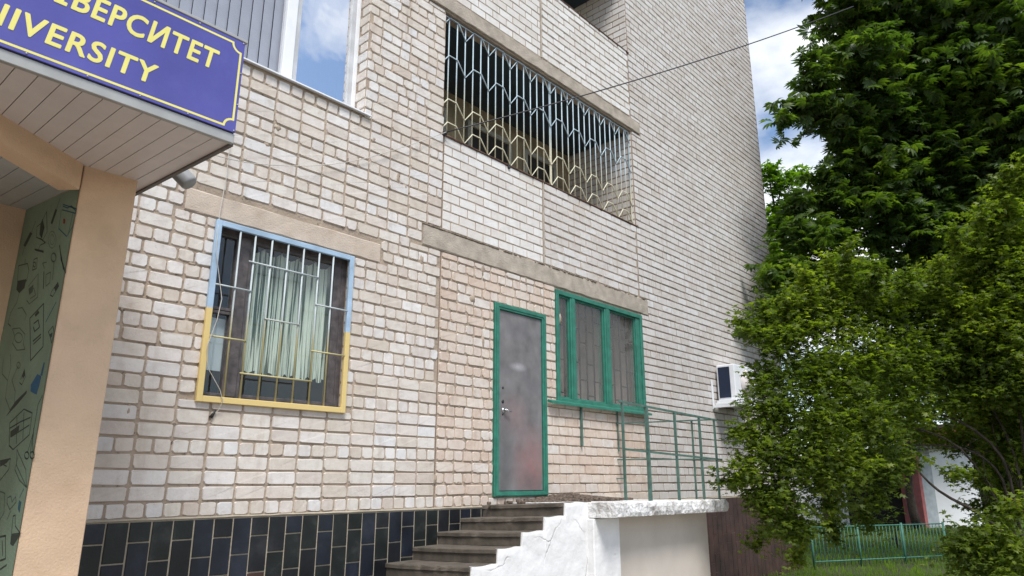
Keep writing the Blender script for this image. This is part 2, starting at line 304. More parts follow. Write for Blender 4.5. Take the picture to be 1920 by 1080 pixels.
wm.add([(BX0, 0, GZ), (BX1, 0, GZ), (BX1, 12, GZ), (BX0, 12, GZ), (BX0, 0, BZ1), (BX1, 0, BZ1), (BX1, 12, BZ1), (BX0, 12, BZ1)],
       [(1, 2, 6, 5), (2, 3, 7, 6), (3, 0, 4, 7), (4, 5, 6, 7)])
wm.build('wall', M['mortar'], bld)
# rooms behind the openings
for k in ('lw', 'uw', 'door', 'gw', 'lo1', 'lo2'):
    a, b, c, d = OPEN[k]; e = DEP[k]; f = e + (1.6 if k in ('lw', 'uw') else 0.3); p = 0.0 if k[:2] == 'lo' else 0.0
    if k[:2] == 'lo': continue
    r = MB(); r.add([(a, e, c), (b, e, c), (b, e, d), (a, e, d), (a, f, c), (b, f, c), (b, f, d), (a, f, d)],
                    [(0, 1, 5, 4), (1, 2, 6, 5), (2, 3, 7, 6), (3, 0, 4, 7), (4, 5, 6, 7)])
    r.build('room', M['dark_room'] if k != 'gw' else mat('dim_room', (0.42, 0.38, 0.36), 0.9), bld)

# ---- masonry
PZ = 0.11224; ZB = -0.257
EXC = [o for o in OPEN.values()] + [(2.12, 4.06, 2.075, 2.275), (4.58, 9.07, 2.40, 2.645), (4.53, 9.09, 5.41, 5.63)]
def clip(rect):
    pieces = [rect]
    for e in EXC:
        nx = []
        for (a, b, c, d) in pieces:
            ox = min(b, e[1]) - max(a, e[0]); oz = min(d, e[3]) - max(c, e[2])
            if ox <= 0.004 or oz <= 0.004: nx.append((a, b, c, d)); continue
            if oz < 0.55 * (d - c):
                if e[2] > c: nx.append((a, b, c, e[2] - 0.006))
                else: nx.append((a, b, e[3] + 0.006, d))
                continue
            if e[0] - a > 0.045: nx.append((a, e[0] - 0.004, c, d))
            if b - e[1] > 0.045: nx.append((e[1] + 0.004, b, c, d))
        pieces = nx
    return [p for p in pieces if p[3] - p[2] > 0.03]
def row(style, k, x0, x1, r):
    S_, H_ = 0.262, 0.131; out = []
    def seq(x, gen, j):
        while x < x1:
            w = gen(); a, b = max(x, x0), min(x + w, x1)
            if b - a > 0.05: out.append((a + j / 2, b - j / 2))
            x += w
    if style == 'A':
        base = 1.996 - 8 * S_
        if k < 11: (seq(base, (lambda: H_), 0.014) if k % 4 == 0 else seq(base, (lambda: S_), 0.015))
        elif k < 24:
            if k % 2 == 0: seq(base + 0.06, (lambda: H_), 0.0145)
            else: seq(base + (0.13 if k % 4 == 1 else 0.2) - S_, (lambda: r.choice([S_, S_, S_, H_])), 0.0155)
        elif k < 36:
            seq(base + 0.03, (lambda: H_ if k % 4 == 1 else S_), 0.018) if k % 4 in (1,) else seq(base + 0.03, (lambda: S_), 0.018)
        else:
            st = [r.choice([S_, H_])]
            def g():
                st[0] = H_ if (st[0] == S_ and r.random() < 0.75) else (S_ if r.random() < 0.55 else H_); return st[0]
            seq(base - r.random() * S_, g, 0.015)
    elif style == 'B':
        if k % 2 == 0: seq(x0 - 0.01, (lambda: H_ * 0.985), 0.015)
        else: seq(x0 - (0.09 if k % 4 == 1 else 0.0) - 0.02, (lambda: S_), 0.017)
    elif style == 'run':
        seq(x0 - (0 if k % 2 else S_ / 2), (lambda: S_ * 0.985), 0.014)
    elif style == 'far':
        if k % 5 == 3: seq(x0 - 0.03, (lambda: H_), 0.014)
        else: seq(x0 - (S_ / 2 if k % 2 else 0), (lambda: S_), 0.014)
    return out
BR = []    # (x0,x1,z0,z1,material,cut,proud)
def region(style, x0, x1, z0, z1, mname, base=ZB, cut=0.011, proud=0.0115, hz=0.098, jit=1.0):
    k0 = int(math.floor((z0 - base) / PZ + 0.02)); k = k0
    r = random.Random(int(x0 * 100) + int(z0 * 31) + 5)
    while base + k * PZ < z1 - 0.02:
        za = base + k * PZ + (PZ - hz) / 2; zb = za + hz
        za = max(za, z0 + 0.004); zb = min(zb, z1 - 0.004)
        if zb - za > 0.03:
            for a, b in row(style, k, x0, x1, r):
                for p in clip((a, b, za, zb)):
                    BR.append((p[0] + r.uniform(-.003, .003) * jit, p[1] + r.uniform(-.003, .003) * jit, p[2] + r.uniform(-.0025, .0025) * jit, p[3] + r.uniform(-.0025, .0025) * jit,
                               mname, cut, proud * r.uniform(0.55, 1.25)))
        k += 1
TOPZ = 12.4
region('A', 0.35, 4.852, ZB, 8.2, 'brick')
region('B', 4.866, 6.60, ZB, 2.40, 'brick_peach', cut=0.015)
region('run', 6.60, 8.97, ZB, 0.93, 'brick_peach', cut=0.008)
region('B', 6.60, 6.82, 0.93, 2.40, 'brick_peach', cut=0.012)
region('run', 4.866, 6.598, 2.66, 3.775, 'brick_white', base=2.655, cut=0.004, proud=0.007, hz=0.099, jit=0.4)
region('run', 6.628, 8.85, 2.66, 3.775, 'brick_far', base=2.655, cut=0.01, hz=0.095)
region('run', 4.866, 6.598, 5.64, 6.83, 'brick_white', base=5.64, cut=0.004, proud=0.007, hz=0.099, jit=0.4)
region('run', 6.628, 8.85, 5.64, 6.83, 'brick_white', base=5.64, cut=0.012, hz=0.095)
region('far', 8.865, 14.125, ZB, TOPZ, 'brick_far', cut=0.006, hz=0.095, proud=0.009)
region('run', 4.866, 8.86, 8.3, TOPZ, 'brick_white', cut=0.005)

def brick_geo(w, h, cut, proud, r, depth=0.004):
    """front relief of one brick, centred, in x,z; y<0 is outwards"""
    a, b = w / 2, h / 2; cu = [(cut * r.uniform(0.25, 1.5) + 0.003) * (2.2 if r.random() < 0.07 * (cut > 0.006) else 1) for _ in range(8)]
    cu = [min(c, h * 0.42) for c in cu]
    q = [(-a + cu[0], -b), (a - cu[1], -b), (a, -b + cu[2] * .7), (a, b - cu[3] * .7), (a - cu[4], b), (-a + cu[5], b), (-a, b - cu[6] * .7), (-a, -b + cu[7] * .7)]
    q = [(x + r.uniform(-1, .6) * (1 if x > 0 else -1) * cut * .28, z + r.uniform(-1, .6) * (1 if z > 0 else -1) * cut * .28) for x, z in q]
    ins = 0.0028 + cut * 0.10
    f = [(x * (1 - ins / a), -proud + r.uniform(-.0008, .0008), z * (1 - ins / b)) for x, z in q]
    bk = [(x * (1 + .002 / a), depth, z * (1 + .002 / b)) for x, z in q]
    vs = f + bk; fs = [(0, 1, 2, 3), (0, 3, 4, 7), (4, 5, 6, 7)] + [(i, i + 8, (i + 1) % 8 + 8, (i + 1) % 8) for i in range(8)]
    return vs, fs
def visible_area(c, w, h, ax=0):
    d = Vector(c) - CAM; dep = d.dot(c_f)
    if dep < 0.3: return 0
    px = 960 + FPX * d.dot(c_r) / dep; py = 540 - FPX * d.dot(c_u) / dep
    if not (-20 < px < 1940 and -20 < py < 1100): return 0
    if px < 160 + (930 - py) * 0.159 and py > 300: return 0
    if px < 455 and py < 85 + (455 - px) * -0.515 + 0 and False: return 0
    if px < 457 and py > 85 - 0.515 * (455 - px) and py < 345: return 0
    nrm = abs(d.normalized().y) if ax == 0 else abs(d.normalized().x)
    return w * h * nrm * (FPX / dep) ** 2
sc_ = [(visible_area(((b[0] + b[1]) / 2, 0, (b[2] + b[3]) / 2), b[1] - b[0], b[3] - b[2]), i) for i, b in enumerate(BR)]
sc_.sort(reverse=True); near = {i for a, i in sc_[:300] if a > 0}
VARI = {}
def variant(kind, w, h, cut, proud, mname):
    key = (kind, cut, mname)
    if key not in VARI:
        VARI[key] = []
        for n in range(10):
            vs, fs = brick_geo(w, h, cut, 0.008, rng); me = bpy.data.meshes.new('brick'); me.from_pydata(vs, [], fs); me.update(); me.materials.append(M[mname]); VARI[key].append((me, w, h))
    return rng.choice(VARI[key])
acc = {}
for i, (x0, x1, z0, z1, mn, cut, pr) in enumerate(BR):
    w, h = x1 - x0, z1 - z0; c = ((x0 + x1) / 2, (z0 + z1) / 2)
    if i in near:
        me, vw, vh = variant('s' if w > 0.18 else 'h', 0.241 if w > 0.18 else 0.112, 0.092, cut, pr, mn)
        o = bpy.data.objects.new('brick', me); COL.objects.link(o); o.parent = bld
        o.location = (c[0] - 2.5, 0, c[1] - GZ); o.scale = (w / vw * (-1 if False else 1), pr / 0.008, h / vh)
        o.rotation_euler.y = R(rng.uniform(-.5, .5))
    else:
        vs, fs = brick_geo(w, h, cut, pr, rng)
        acc.setdefault(mn, MB()).add([(x + c[0], y, z + c[1]) for x, y, z in vs], fs)
# bricks on reveals and loggia side walls (planes x = const, facing -X)
def side_bricks(xp, y0, y1, z0, z1, mn, base, sgn=-1):
    k = int((z0 - base) / PZ)
    while base + k * PZ < z1:
        za = max(base + k * PZ + .008, z0 + .003); zb = min(base + (k + 1) * PZ - .008, z1 - .003)
        y = y0 - (0.13 if k % 2 else 0)
        while y < y1 and zb - za > 0.03:
            a, b = max(y, y0) + .006, min(y + 0.262, y1) - .006
            if b - a > 0.03:
                vs, fs = brick_geo(b - a, zb - za, 0.006, 0.008, rng)
                acc.setdefault(mn, MB()).add([(xp + sgn * (-v[1]), (a + b) / 2 + v[0] * (-sgn), (za + zb) / 2 + v[2]) for v in vs], fs)
            y += 0.262
        k += 1
side_bricks(3.77, 0.0, 0.17, 3.62, 5.5, 'brick', ZB)
side_bricks(3.73, 0.0, 0.06, 0.62, 2.05, 'brick', ZB)
side_bricks(8.84, 0.0, 1.25, 3.80, 5.38, 'brick_far', 2.655)
side_bricks(8.86, 0.0, 1.25, 6.84, 8.22, 'brick_white', 5.64)
for mn, mb in acc.items(): mb.build('masonry', M[mn], bld, kind='stuff')

# lintels, coping, joint strips
def rough_box(name, m, par, x0, x1, y0, y1, z0, z1, amp=0.006, step=0.12, label=None):
    n = max(2, int((x1 - x0) / step)); r = random.Random(int(x0 * 77 + z0 * 13)); mb = MB(); vs = []; fs = []
    prof = [(y1, z0), (y0, z0), (y0, z1), (y1, z1)]
    ins = 0.008; prof = [(y1, z0), (y0 + ins, z0), (y0, z0 + ins), (y0, (z0 + z1) / 2), (y0, z1 - ins), (y0 + ins, z1), (y1, z1)]
    for i in range(n + 1):
        x = x0 + (x1 - x0) * i / n
        for (y, z) in prof: vs.append((x, y + r.uniform(-amp, amp) * .5, z + r.uniform(-amp, amp)))
    P = len(prof)
    for i in range(n):
        for k in range(P - 1): fs.append((i * P + k, i * P + k + 1, (i + 1) * P + k + 1, (i + 1) * P + k))
    fs.append(tuple(range(P - 1, -1, -1))); fs.append(tuple(n * P + k for k in range(P)))
    mb.add(vs, fs); return mb.build(name, m, par, label=label)
rough_box('lintel', M['concrete_beige'], bld, 2.13, 4.05, -0.012, 0.05, 2.08, 2.27, 0.004, label='beige concrete lintel above the blue and yellow grille')
rough_box('lintel', M['concrete'], bld, 4.59, 9.06, -0.02, 0.05, 2.405, 2.635, 0.006, label='long grey concrete lintel above the steel door')
rough_box('lintel', M['concrete'], bld, 4.54, 9.08, -0.03, 0.05, 5.42, 5.61, 0.006, label='grey concrete lintel above the loggia grille')
# crumbled mortar along the top of the lower lintel
mb = MB()
for i in range(150):
    x = rng.uniform(4.62, 9.0); x = x if rng.random() < .5 else rng.uniform(4.6, 5.6)
    s = rng.uniform(.008, .026); mb.box(x - s, x + s * rng.uniform(.6, 2.4), -0.022 - s * .25, 0.0, 2.637 - s * .3, 2.637 + s * rng.uniform(.3, 1.0), s * .25)
mb.build('crumbling_mortar', mat('crumbling_mortar', (0.24, 0.19, 0.14), 0.95, var=0.3, vscale=30, bump=0.8), bld, kind='stuff')
sm_ = MB(); rr = random.Random(31)
def smear(x, z, a, b_):
    n = 9; P = [(x, -.0128, z)] + [(x + a * math.cos(2 * math.pi * i / n) * rr.uniform(.6, 1.2), -.009, z + b_ * math.sin(2 * math.pi * i / n) * rr.uniform(.6, 1.2)) for i in range(n)]
    P += [(q[0] + (q[0] - x) * .25, .003, q[2] + (q[2] - z) * .25) for q in P[1:]]
    sm_.add(P, [(0, 1 + (i + 1) % n, 1 + i) for i in range(n)] + [(1 + i, 1 + (i + 1) % n, 1 + n + (i + 1) % n, 1 + n + i) for i in range(n)], True)
for (px, py, a, b_) in ((790, 488, .035, .06), (905, 505, .03, .07), (930, 500, .03, .05), (985, 525, .035, .08), (885, 560, .05, .05), (1050, 600, .03, .06), (760, 350, .04, .05), (745, 335, .02, .06), (770, 362, .03, .03), (730, 350, .03, .03), (700, 262, .03, .03), (240, 770, .02, .05), (650, 300, .03, .03),
                        (500, 270, .03, .04), (520, 240, .03, .03), (880, 640, .02, .05), (905, 640, .02, .08), (1190, 440, .04, .05), (1195, 425, .05, .03), (815, 900, .02, .05), (860, 905, .05, .02), (850, 750, .03, .03), (700, 560, .02, .03)):
    q = onp(px, py, 1, 0); smear(q.x, q.z, a, b_)
for i in range(40):
    x = rr.uniform(1.6, 6.4); z = rr.uniform(-.2, 4.6)
    if any(e[0] - .1 < x < e[1] + .1 and e[2] - .1 < z < e[3] + .1 for e in EXC): continue
    k_ = round((z - ZB) / PZ); smear(x, ZB + k_ * PZ, rr.uniform(.01, .035), rr.uniform(.008, .016))
sm_.build('mortar_smears', M['mortar'], bld, kind='stuff')
for z0, z1, x0, x1 in ((3.772, 3.795, 4.84, 8.87), (6.82, 6.845, 4.84, 8.88)):
    rough_box('coping', M['rust'], bld, x0, x1, -0.022, 0.10, z0, z1, 0.003, 0.1)
for x, z0, z1 in ((6.612, 2.66, 3.77), (6.612, 5.64, 6.82), (4.858, 2.66, 3.77), (4.858, 5.64, 6.82), (4.859, ZB, 2.39)):
    b = MB(); w = 0.011 if x > 6 else 0.006; b.box(x - w, x + w, -0.016 if x > 6 else -0.001, 0.003, z0, z1, 0.003)
    b.build('joint_strip', M['concrete'] if x > 6 else M['rust'], bld)

# ---- plinth tiles (vertical, staggered)
pl = MB(); pl.box(1.0, BX1 + 0.02, -0.012, 0.0, GZ, ZB - 0.012); pl.build('plinth', M['grout'], bld)
rough_box('plinth_ledge', M['grout'], bld, 1.2, BX1, -0.022, 0.02, ZB - 0.016, ZB + 0.004, 0.003, 0.1)
TL = []
x = 1.281; c = 0
while x < BX1:
    z = ZB - 0.016 ; first = 0.139 if c % 2 else 0.27
    while z > GZ + 0.03:
        h = first if first else 0.27; first = None; zb = z - h
        if not (5.6 < x < 8.2 and zb < -0.3): TL.append((x, min(x + 0.151, BX1), max(zb, GZ), z))
        z = zb
    x += 0.151; c += 1
ts = sorted([(visible_area(((a + b) / 2, 0, (z0 + z1) / 2), b - a, z1 - z0), i) for i, (a, b, z0, z1) in enumerate(TL)], reverse=True)
nt_ = {i for a, i in ts[:300] if a > 0}
tmesh = {}
rest = MB()
tm = [M['tile']] + [mat('black_tile_b', (0.018, 0.022, 0.033), 0.28, var=0.3, vscale=3, bump=0.12, bscale=20, spec=.35, stains=0.5, scol=(0.045, 0.05, 0.07), sscale=3), mat('black_tile_c', (0.018, 0.021, 0.02), 0.36, spec=.35, var=0.3, vscale=4, bump=0.1, stains=0.5, scol=(0.07, 0.07, 0.065), sscale=4)]
for i, (a, b, z0, z1) in enumerate(TL):
    w, h = b - a - .012, z1 - z0 - (.010 if a < 8 else .002); cx, cz = (a + b) / 2, (z0 + z1) / 2
    mm = M['tile_brown'] if cx > 8.1 else rng.choice(tm)
    pr = rng.uniform(.004, .008)
    if i in nt_:
        k = (round(w, 2), round(h, 2), mm.name)
        if k not in tmesh:
            t = MB(); t.box(-w / 2, w / 2, -0.006, 0.004, -h / 2, h / 2, .0025); me = bpy.data.meshes.new('plinth_tile'); me.from_pydata(t.v, [], t.f); me.update(); me.materials.append(mm); tmesh[k] = me
        o = bpy.data.objects.new('plinth_tile', tmesh[k]); COL.objects.link(o); o.parent = bld
        o.location = (cx - 2.5 + rng.uniform(-.001, .001), -0.013 - pr * .3, cz - GZ); o.rotation_euler = (R(rng.uniform(-.5, .5)), R(rng.uniform(-.4, .4)), R(rng.uniform(-.6, .6)))
    else: rest.box(a + .006, b - .006, -0.012 - pr, -0.008, z0 + (.005 if a < 8 else .001), z1 - (.005 if a < 8 else .001), .0008 if a > 8 else .0025)
rest.build('plinth_tiling', M['tile_brown'], bld, kind='stuff')

# ---- left ground-floor window
def frame_rect(mb, x0, x1, z0, z1, t, y0, y1, bev=0.003):
    mb.box(x0, x0 + t, y0, y1, z0, z1, bev); mb.box(x1 - t, x1, y0, y1, z0, z1, bev)
    mb.box(x0 + t, x1 - t, y0 + .001, y1 - .001, z1 - t, z1, bev); mb.box(x0 + t, x1 - t, y0 + .001, y1 - .001, z0, z0 + t, bev)
def base_window(name, x0, x1, z0, z1, y0, y1, t, m, label):
    b = MB(); frame_rect(b, x0, x1, z0, z1, t, y0, y1); return sub(b.build(name, m, bld, label=label), bld)
w1 = base_window('window', 2.40, 3.73, 0.60, 2.05, 0.07, 0.15, 0.05, M['old_wood'], 'old window with wooden sashes behind the blue and yellow grille')
b = MB(); b.box(2.655, 2.745, 0.06, 0.15, 0.65, 2.0, .006); b.build('mullion', M['old_wood'], w1)
b = MB(); frame_rect(b, 2.745, 3.68, 0.65, 2.0, 0.03, 0.075, 0.14); b.box(3.60, 3.65, .076, .139, .68, 1.97); b.build('sash', M['old_wood'], w1)
b = MB(); frame_rect(b, 2.45, 2.655, 0.65, 1.34, 0.025, 0.075, 0.14); b.build('sash', M['old_wood'], w1)
b = MB(); frame_rect(b, 2.45, 2.655, 1.345, 2.0, 0.025, 0.075, 0.14); b.build('sash', M['old_wood'], w1)
gl = glass_mat('window_glass', (0.95, 0.98, 1.0), 0.015, .02, (.93, .96, .94))
for (a, c, d, e) in ((2.775, 3.60, 0.68, 1.97), (2.475, 2.63, 0.675, 1.315), (2.475, 2.63, 1.37, 1.975)):
    b = MB(); b.box(a, c, 0.102, 0.108, d, e); b.build('pane', gl, w1)
b = MB(); b.box(2.42, 3.71, 0.0, 0.065, 0.60, 0.625, .003); b.build('sill', M['mortar'], w1)
# posters behind the lower vent pane
b = MB(); b.box(2.46, 2.66, 0.150, 0.154, 0.86, 1.29); tag(b.build('paper_sheet', mat('paper', (0.62, 0.66, 0.74), 0.6, var=.05, bump=0)), 'pale blue paper sheet behind the narrow lower pane', 'paper')
# striped curtain
cur = MB(); n = 150; vs = []; fs = []
for i in range(n + 1):
    x = 2.76 + (3.66 - 2.76) * i / n; y = 0.175 + 0.012 * math.sin(i * 0.86) + 0.006 * math.sin(i * 0.37)
    for z in (0.88 + 0.02 * math.sin(i * .5), 1.4, 1.98 - 0.05 * abs(math.sin(i * 0.11))): vs.append((x + (0.012 * math.sin(i * .7) if z < 1 else 0), y, z))
for i in range(n):
    for k in range(2): fs.append((i * 3 + k, (i + 1) * 3 + k, (i + 1) * 3 + k + 1, i * 3 + k + 1))
cur.add(vs, fs, True)
cm = mat('striped_curtain', (0.68, 0.72, 0.64), 0.8, var=0.1, bump=0); nt = cm.node_tree; N = nt.nodes; L = nt.links
g = N.new('ShaderNodeNewGeometry'); mpp = N.new('ShaderNodeMapping'); mpp.inputs['Scale'].default_value = (44, 0, 0.6); L.new(g.outputs['Position'], mpp.inputs[0])
n1 = N.new('ShaderNodeTexNoise'); n1.inputs['Scale'].default_value = 1.6; n1.inputs['Detail'].default_value = 3; L.new(mpp.outputs[0], n1.inputs[0])
r1 = N.new('ShaderNodeValToRGB'); r1.color_ramp.elements[0].position = .43; r1.color_ramp.elements[1].position = .50
r1.color_ramp.elements[0].color = (.045, .075, .04, 1); r1.color_ramp.elements[1].color = (.66, .68, .61, 1); L.new(n1.outputs[0], r1.inputs[0]); L.new(r1.outputs[0], N['Principled BSDF'].inputs['Base Color'])
L.new(r1.outputs[0], N['Principled BSDF'].inputs['Emission Color']); N['Principled BSDF'].inputs['Emission Strength'].default_value = 0.0
tag(cur.build('curtain', cm), 'striped green and white curtain hanging behind the grilled window', 'curtain')
# grille of the left window: painted pale blue above, yellow below
gp = split_mat('blue_yellow_paint', (0.36, 0.49, 0.62), (0.66, 0.50, 0.20), 1.325, soft=0.006)
gb = split_mat('blue_yellow_bars', (0.50, 0.55, 0.55), (0.50, 0.44, 0.22), 1.30, soft=0.10)
b = MB(); frame_rect(b, 2.385, 3.735, 0.585, 2.06, 0.048, -0.045, -0.012, .004)
gr = sub(b.build('window_grille', gp, bld, label='steel window grille painted blue above and yellow below'), bld)
for x in (2.60, 2.735, 2.89, 3.045, 3.20, 3.36, 3.51):
    b = MB(); b.tube([(x, -0.03, 0.63), (x, -0.03, 2.02)], 0.0080, 8); b.build('bar', gb, gr)
for z, x0, x1 in ((1.52, 2.43, 2.74), (1.77, 2.69, 3.36), (1.52, 3.35, 3.69), (1.31, 2.88, 3.21), (1.10, 2.43, 2.735), (1.10, 3.34, 3.69), (0.835, 2.71, 3.37)):
    b = MB(); b.tube([(x0, -0.04, z), (x1, -0.04, z)], 0.0072, 8); b.build('cross_bar', gb, gr)

# ---- upper window (white plastic)
w2 = base_window('window', 1.6, 3.77, 3.61, 5.5, 0.17, 0.24, 0.05, M['white_pvc'], 'white plastic window with sky reflected in its right pane')
b = MB(); b.box(2.92, 3.03, 0.155, 0.24, 3.66, 5.45, .004); b.build('mullion', M['white_pvc'], w2)
b = MB(); frame_rect(b, 3.03, 3.72, 3.66, 5.45, 0.055, 0.175, 0.235); b.build('sash', mat('grey_white_sash', (0.55, 0.56, 0.57), .4, bump=0), w2)
b = MB(); b.box(1.65, 2.92, 0.20, 0.206, 3.66, 5.45); b.build('pane', glass_mat('blind_glass', (.85, .87, .9), 0.0, .03, (.97, .97, .97)), w2)
b = MB(); b.box(3.085, 3.665, 0.20, 0.206, 3.715, 5.395); b.build('pane', glass_mat('mirror_glass', (1, 1, 1), 0.80), w2)
b = MB(); b.add([(1.6, -0.05, 3.575), (3.83, -0.05, 3.575), (3.83, 0.17, 3.61), (1.6, 0.17, 3.61), (1.6, -0.05, 3.588), (3.83, -0.05, 3.588), (3.83, 0.17, 3.618), (1.6, 0.17, 3.618)],
                [(0, 3, 2, 1), (4, 5, 6, 7), (0, 1, 5, 4), (1, 2, 6, 5), (2, 3, 7, 6), (3, 0, 4, 7)]); b.build('sill', M['white_pvc'], w2)
bl = thing('vertical_blind', (1.7, 0.33, 3.62), 'white vertical blind behind the upper plastic window', 'blind')
for i in range(19):
    x = 1.70 + i * 0.108; b = MB(); a = R(10)
    dx, dy = 0.055 * math.cos(a), 0.055 * math.sin(a)
    b.add([(x - dx, .262 - dy, 3.64), (x + dx, .262 + dy, 3.64), (x + dx, .262 + dy, 5.48), (x - dx, .262 - dy, 5.48)], [(0, 1, 2, 3)])
    b.build('blind_slat', mat('blind_fabric', (0.42, 0.44, 0.50), .8, var=.04, bump=0) if i == 0 else bpy.data.materials['blind_fabric'], bl)

# ---- steel door
b = MB(); x0, x1, z0, z1 = 5.69, 6.605, -0.165, 1.985
b.box(x0, x0 + .075, -0.035, 0.09, z0, z1, .004); b.box(x1 - .075, x1, -0.035, 0.09, z0, z1, .004); b.box(x0 + .075, x1 - .075, -0.034, 0.09, z1 - .07, z1, .004); b.box(x0 + .075, x1 - .075, -0.034, 0.09, z0, z0 + .055, .004)
dr = sub(b.build('door', M['green'], bld, label='grey steel door with pink stains in a green frame'), bld)
b = MB(); frame_rect(b, x0 + .02, x1 - .02, z0 + .012, z1 - .015, .03, -0.043, -0.034, .002); b.build('frame_bead', M['green'], dr)
b = MB(); b.box(5.768, 6.527, -0.012, 0.03, -0.105, 1.912, .004)
# pink and dark stains on the leaf, and a scratched patch
dm = M['door']; nt = dm.node_tree; N = nt.nodes; L = nt.links; bs = N['Principled BSDF']; old = bs.inputs['Base Color'].links[0].from_socket
g = N.new('ShaderNodeNewGeometry')
def spot(cx, cz, rx, rz, k, col, src, seed):
    mp_ = N.new('ShaderNodeMapping'); mp_.vector_type = 'POINT'; mp_.inputs['Location'].default_value = (-cx / rx, 0, -cz / rz); mp_.inputs['Scale'].default_value = (1 / rx, 0, 1 / rz)
    L.new(g.outputs['Position'], mp_.inputs[0]); gt = N.new('ShaderNodeTexGradient'); gt.gradient_type = 'SPHERICAL'; L.new(mp_.outputs[0], gt.inputs[0])
    nn = N.new('ShaderNodeTexNoise'); nn.inputs['Scale'].default_value = seed; nn.inputs['Detail'].default_value = 8; nn.inputs['Roughness'].default_value = .7; L.new(g.outputs['Position'], nn.inputs[0])
    mm = N.new('ShaderNodeMath'); mm.operation = 'MULTIPLY'; L.new(gt.outputs[1], mm.inputs[0]); L.new(nn.outputs[0], mm.inputs[1])
    m2 = N.new('ShaderNodeMath'); m2.operation = 'MULTIPLY'; m2.inputs[1].default_value = k; m2.use_clamp = True; L.new(mm.outputs[0], m2.inputs[0])
    x = N.new('ShaderNodeMixRGB'); x.inputs[2].default_value = (*col, 1); L.new(m2.outputs[0], x.inputs[0]); L.new(src, x.inputs[1]); return x.outputs[0]
s_ = spot(6.35, 0.15, .42, .55, 1.5, (.30, .15, .14), old, 9.0); s_ = spot(6.05, 0.72, .3, .3, .8, (.28, .16, .15), s_, 14); s_ = spot(5.88, 0.25, .16, .75, 1.6, (.10, .10, .10), s_, 6)
s_ = spot(6.1, 1.28, .17, .06, 1.1, (.5, .49, .5), s_, 60); s_ = spot(6.3, -0.02, .3, .2, 1.2, (.10, .08, .08), s_, 12)
L.new(s_, bs.inputs['Base Color'])
lf = sub(b.build('door_leaf', dm, dr), dr)
b = MB(); b.tube([(5.855, -0.012, 0.765), (5.855, -0.055, 0.765)], 0.012, 10); b.tube([(5.855, -0.055, 0.765), (5.93, -0.06, 0.75)], 0.009, 8); b.tube([(5.855, -.012, .765), (5.855, -.018, .765)], 0.028, 12)
h = b.build('handle', mat('steel_handle', (.6, .6, .6), .3, metal=.9, bump=0), dr)
for z, r_ in ((1.015, .014), (0.86, .02), (0.72, .013)):
    b = MB(); b.tube([(5.84, -0.0125, z), (5.84, -0.016, z)], r_, 12); b.build('lock', M['wire'], dr)

# ---- green window
b = MB(); x0, x1, z0, z1 = 6.82, 8.86, 0.93, 2.37
frame_rect(b, x0, x1, z0, z1, 0.06, -0.03, 0.12, .005); b.box(8.70, 8.80, -.012, .10, .99, 2.31, .004)
w3 = sub(b.build('window', M['green'], bld, label='three pane wooden window painted bright green beside the steel door'), bld)
for a, c in ((7.125, 7.235), (7.90, 8.03)):
    b = MB(); b.box(a, c, -0.02, 0.12, z0 + .06, z1 - .06, .006); b.box(a + .03, c - .03, -0.028, -.0202, z0 + .06, z1 - .06, .003); b.build('mullion', M['green'], w3)
for a, c in ((6.88, 7.125), (7.235, 7.90), (8.03, 8.70)):
    b = MB(); frame_rect(b, a, c, .99, 2.31, 0.022, 0.005, 0.05, .003); b.build('sash', M['green'], w3)
    b = MB(); b.box(a + .022, c - .022, 0.022, 0.027, 1.012, 2.288); b.build('pane', glass_mat('dusty_glass', (.8, .8, .78), 0.0, 0.06, (.92, .9, .88), .05) if a < 7 else bpy.data.materials['dusty_glass'], w3)
b = MB()
b.add([(6.62, -0.10, 0.895), (8.88, -0.10, 0.895), (8.88, -0.031, 0.915), (6.62, -0.031, 0.915), (6.62, -0.10, 0.925), (8.88, -0.10, 0.925), (8.88, -0.031, 0.95), (6.62, -0.031, 0.95)],
      [(0, 3, 2, 1), (4, 5, 6, 7), (0, 1, 5, 4), (1, 2, 6, 5), (2, 3, 7, 6), (3, 0, 4, 7)]); b.build('sill', M['green'], w3)
ig = MB(); ig.box(6.85, 8.84, 0.075, 0.085, 0.96, 0.98); ig.box(6.85, 8.84, 0.075, 0.085, 2.30, 2.32)
M['matt_black'] = mat('matt_black', (.008, .008, .008), .95, bump=0, spec=.05)
ig = sub(ig.build('window_grille', M['matt_black'], bld, label='black steel grille behind the green window'), bld)
xb = 6.95; i = 0
while xb < 8.8:
    b = MB(); b.tube([(xb, .08, .96), (xb, .08, 2.32)], 0.0115, 6); b.build('bar', M['matt_black'], ig)
    if i % 1 == 0 and xb + .16 < 8.8:
        for z in ((1.28, 1.78, 2.1) if i % 2 else (1.08, 1.5, 1.95)):
            b = MB(); b.tube([(xb, .08, z), (xb + .16, .08, z)], 0.0095, 6); b.build('cross_bar', M['matt_black'], ig)
    xb += 0.16; i += 1
# remnants of old steel bars on the wall below
for x, z0, z1 in ((7.285, 0.42, 0.90),):
    b = MB(); b.box(x - .014, x + .014, -0.045, -0.017, z0, z1, .003); b.build('wall_bracket', M['green_dull'], bld)
b = MB(); b.box(8.10, 8.115, -0.035, -0.015, 0.38, 0.91, .003); b.build('wall_bracket', M['green_dull'], bld)

